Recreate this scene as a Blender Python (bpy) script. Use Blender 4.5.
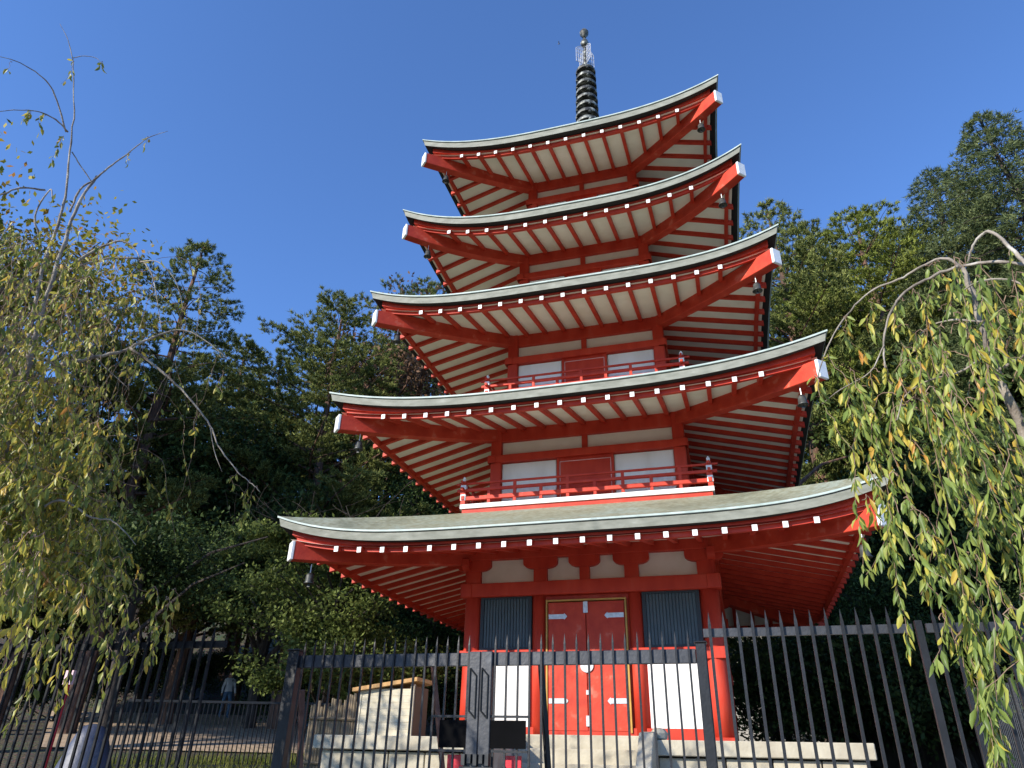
import bpy, math, random
import numpy as np
from mathutils import Vector, Matrix
R = math.radians
for o in list(bpy.data.objects): bpy.data.objects.remove(o)
SC = bpy.context.scene
COL = SC.collection
random.seed(7)
rng = np.random.default_rng(7)

# ------------------------------------------------------------------ camera
F_PX, PITCH, YAW, ROLL = 712.97, R(27.84), R(-17.183), R(1.399)
CAM = np.array([2.187, -13.183, -0.259])
FW = np.array([math.sin(YAW)*math.cos(PITCH), math.cos(YAW)*math.cos(PITCH), math.sin(PITCH)])
_r = np.array([math.cos(YAW), -math.sin(YAW), 0.0]); _u = np.cross(_r, FW)
RT = _r*math.cos(ROLL)+_u*math.sin(ROLL); UP = -_r*math.sin(ROLL)+_u*math.cos(ROLL)
cd = bpy.data.cameras.new('camera'); co = bpy.data.objects.new('camera', cd); COL.objects.link(co)
cd.sensor_width = 36; cd.lens = F_PX/1024*36; cd.clip_start = 0.05; cd.clip_end = 2000
m = Matrix.Identity(4)
for i in range(3):
    m[i][0] = RT[i]; m[i][1] = UP[i]; m[i][2] = -FW[i]; m[i][3] = CAM[i]
co.matrix_world = m
SC.camera = co
# ------------------------------------------------------------------ light
SUN_AZ, SUN_EL = 36.0, 25.5            # azimuth to the left of the front's normal, elevation
w = bpy.data.worlds.new("World"); SC.world = w; w.use_nodes = True
nt = w.node_tree; nt.nodes.clear()
sk = nt.nodes.new('ShaderNodeTexSky'); sk.sky_type = 'NISHITA'; sk.sun_disc = False
sk.sun_elevation = R(SUN_EL); sk.sun_rotation = R(180+SUN_AZ)
sk.altitude = 900; sk.air_density = 1.0; sk.dust_density = 0.1; sk.ozone_density = 3.2
bg = nt.nodes.new('ShaderNodeBackground'); bg.inputs[1].default_value = 0.15
ow = nt.nodes.new('ShaderNodeOutputWorld')
tint = nt.nodes.new('ShaderNodeMixRGB'); tint.blend_type = 'MULTIPLY'; tint.inputs[0].default_value = 1; tint.inputs[2].default_value = (.68, .87, 1.15, 1)
nt.links.new(sk.outputs[0], tint.inputs[1]); nt.links.new(tint.outputs[0], bg.inputs[0]); nt.links.new(bg.outputs[0], ow.inputs[0])
sl = bpy.data.lights.new('sun', 'SUN'); sl.energy = 4.3; sl.angle = R(0.53); sl.color = (1.0, 0.93, 0.82)
so = bpy.data.objects.new('sun', sl); COL.objects.link(so)
ld = Vector((math.sin(R(SUN_AZ))*math.cos(R(SUN_EL)), math.cos(R(SUN_AZ))*math.cos(R(SUN_EL)), -math.sin(R(SUN_EL))))
so.rotation_euler = ld.to_track_quat('-Z', 'Y').to_euler()
so.location = (-10, -20, 15)
SC.view_settings.view_transform = 'Standard'; SC.view_settings.look = 'None'
SC.view_settings.exposure = 0.8; SC.view_settings.gamma = 1.0
SC.view_settings.use_curve_mapping = False
SC.render.engine = 'CYCLES'
SC.cycles.max_bounces = 5; SC.cycles.transparent_max_bounces = 6

# ------------------------------------------------------------------ materials
def nodes(name):
    m = bpy.data.materials.new(name); m.use_nodes = True
    t = m.node_tree; b = t.nodes['Principled BSDF']
    return m, t, b
def ramp(t, stops):
    c = t.nodes.new('ShaderNodeValToRGB'); e = c.color_ramp.elements
    while len(e) < len(stops): e.new(0.5)
    for i, (p, col) in enumerate(stops): e[i].position = p; e[i].color = (*col, 1)
    return c
def mat(name, c1, c2=None, scale=6, rough=.6, bump=0.0, metal=0, stretch=(1, 1, 1), detail=6, c3=None, lo=.35, hi=.65, spec=.5, bscale=None):
    m, t, b = nodes(name); L = t.links
    b.inputs['Roughness'].default_value = rough; b.inputs['Metallic'].default_value = metal
    b.inputs['Specular IOR Level'].default_value = spec
    tc = t.nodes.new('ShaderNodeTexCoord'); mp = t.nodes.new('ShaderNodeMapping')
    mp.inputs['Scale'].default_value = stretch; L.new(tc.outputs['Object'], mp.inputs[0])
    n = t.nodes.new('ShaderNodeTexNoise'); n.inputs['Scale'].default_value = scale; n.inputs['Detail'].default_value = detail
    L.new(mp.outputs[0], n.inputs['Vector'])
    c2 = c2 or tuple(x*.75 for x in c1)
    st = [(lo, c2), (hi, c1)]
    if c3: st.append((min(hi+.1, 1), c3))
    r = ramp(t, st); L.new(n.outputs['Fac'], r.inputs[0]); L.new(r.outputs[0], b.inputs['Base Color'])
    if bump:
        n2 = t.nodes.new('ShaderNodeTexNoise'); n2.inputs['Scale'].default_value = bscale or scale*6; n2.inputs['Detail'].default_value = 4
        L.new(mp.outputs[0], n2.inputs['Vector'])
        bp = t.nodes.new('ShaderNodeBump'); bp.inputs['Strength'].default_value = bump; bp.inputs['Distance'].default_value = .02
        L.new(n2.outputs['Fac'], bp.inputs['Height']); L.new(bp.outputs[0], b.inputs['Normal'])
    return m
def leafmat(name, stops, trans=.35, rough=.5, clump=1.5, spec=.08):
    m, t, b = nodes(name); L = t.links
    g = t.nodes.new('ShaderNodeNewGeometry')
    n = t.nodes.new('ShaderNodeTexNoise'); n.inputs['Scale'].default_value = clump; n.inputs['Detail'].default_value = 2
    tc = t.nodes.new('ShaderNodeTexCoord'); L.new(tc.outputs['Object'], n.inputs['Vector'])
    mx = t.nodes.new('ShaderNodeMath'); mx.operation = 'MULTIPLY_ADD'
    mx.inputs[1].default_value = .9; L.new(n.outputs['Fac'], mx.inputs[0])
    s = t.nodes.new('ShaderNodeMath'); s.operation = 'MULTIPLY_ADD'; s.inputs[1].default_value = .75; s.inputs[2].default_value = -.32
    L.new(g.outputs['Random Per Island'], s.inputs[0]); L.new(s.outputs[0], mx.inputs[2])
    r = ramp(t, stops); L.new(mx.outputs[0], r.inputs[0])
    L.new(r.outputs[0], b.inputs['Base Color']); b.inputs['Roughness'].default_value = rough
    b.inputs['Specular IOR Level'].default_value = spec
    tr = t.nodes.new('ShaderNodeBsdfTranslucent'); L.new(r.outputs[0], tr.inputs[0])
    mi = t.nodes.new('ShaderNodeMixShader'); mi.inputs[0].default_value = trans
    out = t.nodes['Material Output']
    L.new(b.outputs[0], mi.inputs[1]); L.new(tr.outputs[0], mi.inputs[2]); L.new(mi.outputs[0], out.inputs[0])
    return m
M = {}
M['red'] = mat('vermilion_paint', (.52, .046, .021), (.41, .028, .013), scale=5, rough=.55, bump=.12, bscale=34, spec=.28, stretch=(1, 1, .3), detail=9, lo=.3, hi=.6, c3=(.52, .062, .034))
M['red_worn'] = mat('weathered_vermilion', (.53, .055, .025), (.43, .036, .017), scale=5, rough=.6, bump=.15, c3=(.58, .14, .09), hi=.62, spec=.3)
M['cream'] = mat('cream_plaster', (.80, .755, .65), (.73, .68, .57), scale=3, rough=.85, bump=.05, spec=.2)
M['white'] = mat('white_plaster', (.80, .79, .76), (.68, .66, .62), scale=2.5, stretch=(1, 1, .35), detail=9, lo=.3, hi=.55, rough=.8, bump=.04, spec=.2)
M['void'] = mat('dull_black_sheet', (.004, .004, .0045), rough=.9, spec=.05)
M['cap'] = mat('white_end_paint', (.82, .82, .80), (.7, .7, .68), scale=14, rough=.6)
M['gold'] = mat('ochre_paint', (.50, .27, .04), scale=5, rough=.5)
M['silver'] = mat('zinc_fitting', (.62, .62, .62), scale=20, rough=.4, metal=.3)
M['shutter'] = mat('green_grey_slats', (.050, .068, .072), (.035, .05, .054), scale=4, rough=.5)
M['black'] = mat('black_frame', (.012, .014, .015), rough=.5)
M['iron_shaded'] = mat('fence_paint_darkened_as_shade', (.014, .015, .018), (.006, .007, .008), scale=9, rough=.6, spec=.15)  # black fence paint darkened to put the left run's shade in the colour
M['iron'] = mat('black_fence_paint', (.014, .016, .020), (.008, .009, .011), scale=9, rough=.45, bump=.1, spec=.35, c3=(.05, .035, .025), hi=.72, lo=.4)
M['iron_grey'] = mat('grey_fence_paint', (.030, .033, .040), (.020, .022, .027), scale=5, rough=.5, bump=.15, c3=(.052, .057, .066), hi=.62)  # greyer, lighter version of the black fence paint, mottled
M['rust'] = mat('rusty_steel', (.20, .10, .07), (.11, .05, .035), scale=9, rough=.8, bump=.2)
M['stone'] = mat('buff_stone', (.47, .43, .33), (.36, .32, .24), scale=4, rough=.9, bump=.35, c3=(.55, .52, .44), spec=.2)
M['darkgap'] = mat('near_black_gap_shade', (.02, .018, .016), rough=.9)  # near black for shade in eave and coping gaps, also the outbuilding roof
M['bronze'] = mat('patinated_bronze', (.11, .115, .10), (.03, .03, .027), scale=8, rough=.55, metal=.25, c3=(.34, .35, .31), hi=.56, lo=.42)
M['bell'] = mat('aged_bell_metal', (.11, .115, .10), (.03, .03, .03), scale=9, rough=.5, metal=.4)
M['wood'] = mat('pale_cypress', (.56, .50, .37), (.48, .42, .29), scale=3, rough=.75, stretch=(1, 1, 9), bump=.1)
M['wood_trim'] = mat('honey_timber', (.50, .29, .10), (.40, .21, .07), scale=4, rough=.7, stretch=(6, 1, 1))
M['wood_side_shaded'] = mat('shaded_side_timber', (.11, .06, .03), (.08, .045, .02), scale=4, rough=.7)  # shade on the cabinet's side painted in as dark brown
M['bark'] = mat('pine_bark', (.16, .085, .055), (.055, .035, .026), scale=5, rough=.95, bump=.6, stretch=(2, 2, .5), c3=(.30, .15, .09), hi=.6)
M['bark_dark'] = mat('dark_bark', (.06, .045, .035), (.025, .02, .016), scale=6, rough=.95, bump=.6, stretch=(2, 2, .5))
M['bark_cherry'] = mat('cherry_bark', (.27, .235, .19), (.10, .08, .065), scale=9, rough=.85, bump=.5, c3=(.40, .37, .32), lo=.3, hi=.58, stretch=(1, 1, 1))
M['twig'] = mat('cherry_twig', (.25, .17, .11), (.15, .09, .06), scale=9, rough=.8)
def roofmat():
    m, t, b = nodes('verdigris_copper_sheet'); L = t.links
    b.inputs['Roughness'].default_value = .62
    tc = t.nodes.new('ShaderNodeTexCoord')
    n = t.nodes.new('ShaderNodeTexNoise'); n.inputs['Scale'].default_value = 1.1; n.inputs['Detail'].default_value = 8; n.inputs['Roughness'].default_value = .65
    L.new(tc.outputs['Object'], n.inputs['Vector'])
    r = ramp(t, [(.3, (.17, .18, .125)), (.5, (.27, .28, .20)), (.7, (.28, .335, .285))]); L.new(n.outputs['Fac'], r.inputs[0])
    s = t.nodes.new('ShaderNodeTexNoise'); s.inputs['Scale'].default_value = 14; s.inputs['Detail'].default_value = 5
    L.new(tc.outputs['Object'], s.inputs['Vector'])
    r2 = ramp(t, [(.38, (.72, .68, .60)), (.62, (1, 1, 1))]); L.new(s.outputs['Fac'], r2.inputs[0])
    mx = t.nodes.new('ShaderNodeMixRGB'); mx.blend_type = 'MULTIPLY'; mx.inputs[0].default_value = 1
    L.new(r.outputs[0], mx.inputs[1]); L.new(r2.outputs[0], mx.inputs[2]); L.new(mx.outputs[0], b.inputs['Base Color'])
    bp = t.nodes.new('ShaderNodeBump'); bp.inputs['Strength'].default_value = .3; bp.inputs['Distance'].default_value = .01
    wv = t.nodes.new('ShaderNodeTexWave'); wv.bands_direction = 'Z'; wv.wave_profile = 'SAW'; wv.inputs['Scale'].default_value = 4.2; wv.inputs['Distortion'].default_value = .15
    L.new(tc.outputs['Object'], wv.inputs['Vector'])
    ad = t.nodes.new('ShaderNodeMath'); ad.operation = 'MULTIPLY_ADD'; ad.inputs[1].default_value = .35; L.new(s.outputs['Fac'], ad.inputs[0]); L.new(wv.outputs['Fac'], ad.inputs[2])
    L.new(ad.outputs[0], bp.inputs['Height']); L.new(bp.outputs[0], b.inputs['Normal'])
    return m
M['roof'] = roofmat()
M['lip'] = mat('pale_verdigris_lip', (.42, .49, .45), (.30, .37, .33), scale=6, rough=.55)
M['edge'] = mat('eave_edge_sheet', (.27, .275, .225), (.185, .19, .15), scale=5, rough=.65, bump=.1, stretch=(1, 1, 3), c3=(.33, .34, .285))
def groundmat():
    m, t, b = nodes('leaf_litter'); L = t.links
    tc = t.nodes.new('ShaderNodeTexCoord'); b.inputs['Roughness'].default_value = .95
    n = t.nodes.new('ShaderNodeTexNoise'); n.inputs['Scale'].default_value = .6; n.inputs['Detail'].default_value = 9
    L.new(tc.outputs['Object'], n.inputs['Vector'])
    r = ramp(t, [(.35, (.05, .038, .022)), (.5, (.10, .075, .04)), (.65, (.06, .075, .025))]); L.new(n.outputs['Fac'], r.inputs[0])
    v = t.nodes.new('ShaderNodeTexVoronoi'); v.inputs['Scale'].default_value = 14; L.new(tc.outputs['Object'], v.inputs['Vector'])
    mx = t.nodes.new('ShaderNodeMixRGB'); mx.blend_type = 'MULTIPLY'; mx.inputs[0].default_value = .6
    L.new(r.outputs[0], mx.inputs[1]); L.new(v.outputs['Color'], mx.inputs[2]); L.new(mx.outputs[0], b.inputs['Base Color'])
    bp = t.nodes.new('ShaderNodeBump'); bp.inputs['Strength'].default_value = .8; bp.inputs['Distance'].default_value = .05
    L.new(v.outputs['Distance'], bp.inputs['Height']); L.new(bp.outputs[0], b.inputs['Normal'])
    return m
M['ground'] = groundmat()
def brickmat():
    m, t, b = nodes('paving_bricks'); L = t.links; b.inputs['Roughness'].default_value = .9
    tc = t.nodes.new('ShaderNodeTexCoord')
    k = t.nodes.new('ShaderNodeTexBrick'); k.inputs['Scale'].default_value = 1.6
    k.inputs['Color1'].default_value = (.50, .37, .24, 1); k.inputs['Color2'].default_value = (.40, .28, .18, 1); k.inputs['Mortar'].default_value = (.10, .08, .06, 1)
    k.inputs['Mortar Size'].default_value = .03
    L.new(tc.outputs['Object'], k.inputs['Vector']); L.new(k.outputs['Color'], b.inputs['Base Color'])
    return m
M['brick'] = brickmat()
def pine_mat(n, a, b, c): return leafmat(n, [(.2, a), (.5, b), (.8, c)], trans=.22, rough=.7, clump=.8)
M['pine'] = pine_mat('pine_needles', (.048, .062, .018), (.15, .18, .050), (.28, .30, .095))
M['pine_warm'] = pine_mat('yellow_green_needles', (.08, .10, .018), (.18, .22, .038), (.28, .31, .07))
M['fir'] = pine_mat('fir_needles', (.034, .052, .022), (.095, .125, .05), (.19, .22, .09))
M['maple'] = leafmat('green_maple_leaves', [(.2, (.05, .07, .02)), (.5, (.115, .15, .038)), (.8, (.21, .25, .07))], trans=.35, clump=1.2)
M['brown'] = leafmat('withered_brown_leaves', [(.2, (.06, .035, .02)), (.5, (.15, .085, .05)), (.85, (.24, .15, .09))], trans=.2)
M['dark_leaf'] = leafmat('dark_evergreen_leaves', [(.2, (.018, .032, .012)), (.55, (.042, .068, .020)), (.85, (.085, .115, .032))], trans=.2, clump=1)
M['birch'] = leafmat('yellow_green_leaves', [(.1, (.14, .16, .025)), (.42, (.30, .29, .045)), (.68, (.44, .36, .05)), (.9, (.40, .20, .04))], trans=.4, clump=1.4)
M['cherry_l'] = leafmat('olive_cherry_leaves', [(.06, (.07, .095, .015)), (.36, (.19, .215, .035)), (.60, (.34, .34, .07)), (.84, (.50, .40, .06)), (.98, (.42, .20, .05))], trans=.4, rough=.42, clump=1.6, spec=.35)
M['cherry_r'] = leafmat('pale_green_cherry_leaves', [(.05, (.09, .14, .03)), (.4, (.19, .26, .055)), (.66, (.32, .37, .09)), (.84, (.52, .45, .07)), (.97, (.55, .26, .05))], trans=.42, rough=.42, clump=1.8, spec=.35)
M['skin'] = mat('skin', (.5, .3, .2), (.45, .26, .18)); M['hair'] = mat('hair', (.02, .015, .012))
M['cl_white'] = mat('white_cotton', (.75, .76, .78)); M['cl_jeans'] = mat('blue_denim', (.10, .19, .32)); M['cl_blue'] = mat('bright_blue_cloth', (.04, .22, .45))
M['cl_navy'] = mat('navy_cloth', (.03, .035, .09)); M['cl_dark'] = mat('dark_cloth', (.02, .02, .025))
M['tarp'] = mat('grey_blue_tarpaulin', (.06, .07, .11), (.04, .05, .08), scale=3, rough=.5, bump=.3)  # base tone dimmed to carry the shade the pile lies in
M['signred'] = mat('red_enamel', (.55, .015, .03), (.5, .012, .025), rough=.4)
M['pink'] = mat('pale_pink_card', (.75, .50, .52)); M['yellow'] = mat('pale_yellow_card', (.7, .62, .25))
M['concrete'] = mat('grey_concrete', (.33, .32, .30), (.24, .235, .22), scale=3, rough=.9, bump=.2)
M['bamboo'] = mat('bamboo_poles', (.24, .18, .11), (.13, .10, .055), scale=6, rough=.6, stretch=(1, 1, .2))
M['grass'] = leafmat('grass_blades', [(.1, (.06, .09, .02)), (.5, (.14, .17, .035)), (.9, (.26, .24, .07))], trans=.3)

# ------------------------------------------------------------------ mesh builder
class MB:
    def __init__(s): s.v = []; s.f = []; s.m = []
    def add(s, vs, fs, mi=0):
        n = len(s.v); s.v += [tuple(map(float, p)) for p in vs]
        s.f += [tuple(i+n for i in f) for f in fs]; s.m += [mi]*len(fs) if isinstance(mi, int) else list(mi)
    def box(s, x0, x1, y0, y1, z0, z1, mi=0, rot=None):
        vs = [(x, y, z) for z in (z0, z1) for y in (y0, y1) for x in (x0, x1)]
        if rot: vs = [rot(p) for p in vs]
        s.add(vs, [(0, 2, 3, 1), (4, 5, 7, 6), (0, 1, 5, 4), (2, 6, 7, 3), (0, 4, 6, 2), (1, 3, 7, 5)], mi)
    def sweep(s, path, w, h, mi=0, cap0=None, cap1=None, side=None, top=0.0):
        """rectangular bar along path; cross-section hangs from 'top' down by h; side = fixed sideways vector"""
        P = [np.array(p, float) for p in path]; rings = []
        for i, p in enumerate(P):
            sd = np.array(side, float) if side is not None else None
            if sd is None:
                d = P[min(i+1, len(P)-1)]-P[max(i-1, 0)]; sd = np.cross(d, (0, 0, 1)); sd /= np.linalg.norm(sd)+1e-9
            rings.append([p+sd*w/2+np.array((0, 0, top)), p-sd*w/2+np.array((0, 0, top)), p-sd*w/2+np.array((0, 0, top-h)), p+sd*w/2+np.array((0, 0, top-h))])
        vs = [q for r in rings for q in r]; fs = []
        for i in range(len(P)-1):
            a = i*4; b = a+4
            for j in range(4): fs.append((a+j, a+(j+1) % 4, b+(j+1) % 4, b+j))
        s.add(vs, fs, mi)
        n = len(s.v)-len(vs)
        s.f.append((n, n+3, n+2, n+1)); s.m.append(mi if cap0 is None else cap0)
        k = n+len(vs)-4; s.f.append((k, k+1, k+2, k+3)); s.m.append(mi if cap1 is None else cap1)
    def tube(s, path, rad, n=8, mi=0, cap=True):
        P = np.array(path, float); k = len(P)
        rad = [rad]*k if np.isscalar(rad) else rad
        d0 = P[1]-P[0]; a = np.cross(d0, (.3, .2, 1) if abs(d0[2]) < .9*np.linalg.norm(d0) else (1, .1, 0)); a /= np.linalg.norm(a)
        vs = []
        for i in range(k):
            d = P[min(i+1, k-1)]-P[max(i-1, 0)]; d = d/(np.linalg.norm(d)+1e-9)
            a = a-d*(a@d); a /= np.linalg.norm(a)+1e-9; b = np.cross(d, a)
            for j in range(n):
                t = 2*math.pi*j/n; vs.append(P[i]+rad[i]*(a*math.cos(t)+b*math.sin(t)))
        fs = [(i*n+j, i*n+(j+1) % n, (i+1)*n+(j+1) % n, (i+1)*n+j) for i in range(k-1) for j in range(n)]
        if cap: fs += [tuple(range(n-1, -1, -1)), tuple(range((k-1)*n, k*n))]
        s.add(vs, fs, mi)
    def lathe(s, prof, c=(0, 0, 0), n=16, mi=0):
        k = len(prof); vs = [(c[0]+r*math.cos(2*math.pi*j/n), c[1]+r*math.sin(2*math.pi*j/n), c[2]+z) for r, z in prof for j in range(n)]
        fs = [(i*n+j, i*n+(j+1) % n, (i+1)*n+(j+1) % n, (i+1)*n+j) for i in range(k-1) for j in range(n)]
        fs += [tuple(range(n-1, -1, -1)), tuple(range((k-1)*n, k*n))]
        s.add(vs, fs, mi)
    def build(s, name, mats, parent=None, org=(0, 0, 0), smooth=False, bevel=0):
        me = bpy.data.meshes.new(name)
        o3 = Vector(org)
        me.from_pydata([Vector(p)-o3 for p in s.v], [], s.f)
        for q in (mats if isinstance(mats, (list, tuple)) else [mats]): me.materials.append(M[q] if isinstance(q, str) else q)
        me.polygons.foreach_set('material_index', s.m)
        if smooth: me.polygons.foreach_set('use_smooth', [True]*len(s.f))
        me.update()
        o = bpy.data.objects.new(name, me); COL.objects.link(o)
        if parent is not None: o.parent = parent
        else: o.location = org
        if bevel:
            b = o.modifiers.new('bevel', 'BEVEL'); b.width = bevel; b.segments = 1; b.limit_method = 'ANGLE'
        return o
def npmesh(name, V, Fn, nper, mats, parent=None, mi=None, smooth=False):
    """V (N,3), Fn (K,nper) index array"""
    me = bpy.data.meshes.new(name)
    me.vertices.add(len(V)); me.vertices.foreach_set('co', np.ascontiguousarray(V, np.float32).ravel())
    K = len(Fn); me.loops.add(K*nper); me.loops.foreach_set('vertex_index', np.ascontiguousarray(Fn, np.int32).ravel())
    me.polygons.add(K); me.polygons.foreach_set('loop_start', np.arange(K, dtype=np.int32)*nper)
    for q in mats: me.materials.append(M[q])
    if mi is not None: me.polygons.foreach_set('material_index', mi.astype(np.int32))
    if smooth: me.polygons.foreach_set('use_smooth', np.ones(K, bool))
    me.update(calc_edges=True); me.validate()
    o = bpy.data.objects.new(name, me); COL.objects.link(o)
    if parent is not None: o.parent = parent
    return o
def tag(o, label=None, cat=None, group=None, kind=None):
    if label: o['label'] = label
    if cat: o['category'] = cat
    if group: o['group'] = group
    if kind: o['kind'] = kind
    return o
def thing(name, label, cat, loc=(0, 0, 0), group=None, rz=0):
    o = bpy.data.objects.new(name, None); COL.objects.link(o); o.location = loc; o.rotation_euler = (0, 0, rz)
    o.empty_display_size = .2
    return tag(o, label, cat, group)
def copy_tree(o, parent=None, loc=None, rz=None, sc=None):
    c = o.copy(); COL.objects.link(c); c.parent = parent
    if loc is not None: c.location = loc
    if rz is not None: c.rotation_euler = (0, 0, rz)
    if sc is not None: c.scale = sc if isinstance(sc, tuple) else (sc, sc, sc)
    for ch in [x for x in bpy.data.objects if x.parent == o]: copy_tree(ch, c)
    return c
# pixel -> world helpers (used to read positions off the photograph once, at a true distance)
def ray(x, y):
    d = FW+(x-512)/F_PX*RT+(384-y)/F_PX*UP; return d/np.linalg.norm(d)
def at(x, y, D):                        # D = horizontal distance from the camera
    d = ray(x, y); return CAM+d*D/math.hypot(d[0], d[1])
def onY(x, y, Y):
    d = ray(x, y); return CAM+d*(Y-CAM[1])/d[1]

# ------------------------------------------------------------------ terrain
HF = np.array([FW[0], FW[1]])/math.hypot(FW[0], FW[1])
def gz(x, y):
    d = (x-CAM[0])*HF[0]+(y-CAM[1])*HF[1]
    z = -1.80+.087*np.clip(d, -4, 27)
    e = np.clip(d-29, 0, 34); z = z+.55*e*e/(e+4)
    return z
def build_ground():
    xs = np.concatenate([-np.geomspace(400, 40, 14), np.linspace(-36, 36, 73), np.geomspace(40, 400, 14)])
    ys = np.concatenate([-np.geomspace(400, 40, 14), np.linspace(-36, 70, 107), np.geomspace(74, 500, 14)])
    X, Y = np.meshgrid(xs, ys); Z = gz(X, Y)
    n = len(xs)
    dd = (X-CAM[0])*HF[0]+(Y-CAM[1])*HF[1]; far = (dd > 33) & (np.abs(X) < 60)
    Z = Z+np.where(far, .12*np.sin(X*1.3+Y*.7)*np.sin(Y*1.1-X*.4), 0)
    V = np.stack([X, Y, Z], -1).reshape(-1, 3)
    i, j = np.meshgrid(np.arange(n-1), np.arange(len(ys)-1)); a = (j*n+i).ravel()
    o = npmesh('ground', V, np.stack([a, a+1, a+n+1, a+n], 1), 4, ['ground'], smooth=True)
    tag(o, kind='structure')
build_ground()
def gpt(px, py):                        # where the view ray meets the terrain
    d = ray(px, py); lo, t = 0, 5.0
    while t < 120:
        p = CAM+d*t
        if p[2] < gz(p[0], p[1]): return p
        t += .05
    return CAM+d*40
def build_path():
    N = 24; V = []
    c0 = CAM[:2]
    for i in range(N+1):
        ang = YAW-R(30)+R(24)*i/N
        for D in np.linspace(17.8, 31.5, 10):
            u = np.array([math.sin(ang), math.cos(ang)])
            f = D/(u@HF); p = c0+u*f; V.append((p[0], p[1], gz(p[0], p[1])+.035))
    F = [(i*10+j, i*10+j+1, (i+1)*10+j+1, (i+1)*10+j) for i in range(N) for j in range(9)]
    b = MB(); b.add(V, F); tag(b.build('path', 'brick'), kind='structure')
build_path()

def forecourt():  # unseen pale ground, added to bounce light up to the soffits
    b = MB(); xs = np.linspace(-3.35, 12, 30); ys = np.linspace(-26, -3.7, 40)
    vs = [(x, y, gz(x, y)+.03) for y in ys for x in xs]; n = len(xs)
    b.add(vs, [(j*n+i, j*n+i+1, (j+1)*n+i+1, (j+1)*n+i) for j in range(len(ys)-1) for i in range(n-1)])
    tag(b.build('bounce_pavement', 'paving'), kind='structure')
M['paving'] = mat('pale_bounce_paving', (.46, .42, .35), (.34, .31, .26), scale=3, rough=.95, bump=.3)
forecourt()
# ------------------------------------------------------------------ pagoda
W_ = [4.209, 3.874, 3.560, 3.255, 3.081]
Z_ = [2.607, 4.850, 7.062, 9.020, 11.253]
r_ = [.313, .296, .308, .497, .337]
e_ = [4.8, 3.2, 4.0, 3.24, 3.0]
B_ = [1.90, 1.648, 1.441, 1.285, 1.15]          # outer body plane (panel plane)
root_ = [2.86, 5.17, 7.30, 9.42, 11.58]         # soffit height at the wall
zin_ = [3.50, 5.68, 7.78, 9.92, 13.30]          # roof height where it meets the storey above
I_ = [2.02, 1.80, 1.58, 1.42, .30]              # half width there
FL = .128
nr_ = [19, 17, 15, 13, 13]; sp_ = [.366, .369, .374, .388, .375]
def rotk(k):
    c, s = [(1, 0), (0, 1), (-1, 0), (0, -1)][k]
    return lambda p: (p[0]*c-p[1]*s, p[0]*s+p[1]*c, p[2])
def ztop(k, t): return Z_[k]+r_[k]*abs(t)**e_[k]
def wm(k, t): return W_[k]-FL*(1-abs(t)**e_[k])
def soffit(k, x, y):                     # y = positive distance outward
    t = min(abs(x)/max(y, 1e-6), 1.0); E = W_[k]-.16
    v = (y-B_[k])/(E-B_[k])
    return root_[k]+(Z_[k]-.20-root_[k])*v+(r_[k]-.12)*t**e_[k]*max(v, 0)**2.2
pagoda = thing('pagoda', 'five storey vermilion and white pagoda with grey green copper roofs behind the gate', 'pagoda')
NT = 48
TS = [-1+2*i/NT for i in range(NT+1)]
def eave_sweep(b, k, prof, mi, closed=False):
    """profile [(outset, dz)] swept round the four eaves"""
    for q in range(4):
        ro = rotk(q); vs = []
        for t in TS:
            for pr in prof: vs.append(ro((t*(W_[k]+pr[0]), -(wm(k, t)+pr[0]), ztop(k, t)+pr[1]-(pr[2] if len(pr) > 2 else 0)*abs(t)**e_[k])))
        n = len(prof); fs = []; ms = []
        for i in range(NT):
            for j in range(n if closed else n-1):
                j2 = (j+1) % n
                fs.append((i*n+j, i*n+j2, (i+1)*n+j2, (i+1)*n+j)); ms.append(mi[j] if isinstance(mi, list) else mi)
        b.add(vs, fs, ms)
stuff_raf = MB()
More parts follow.
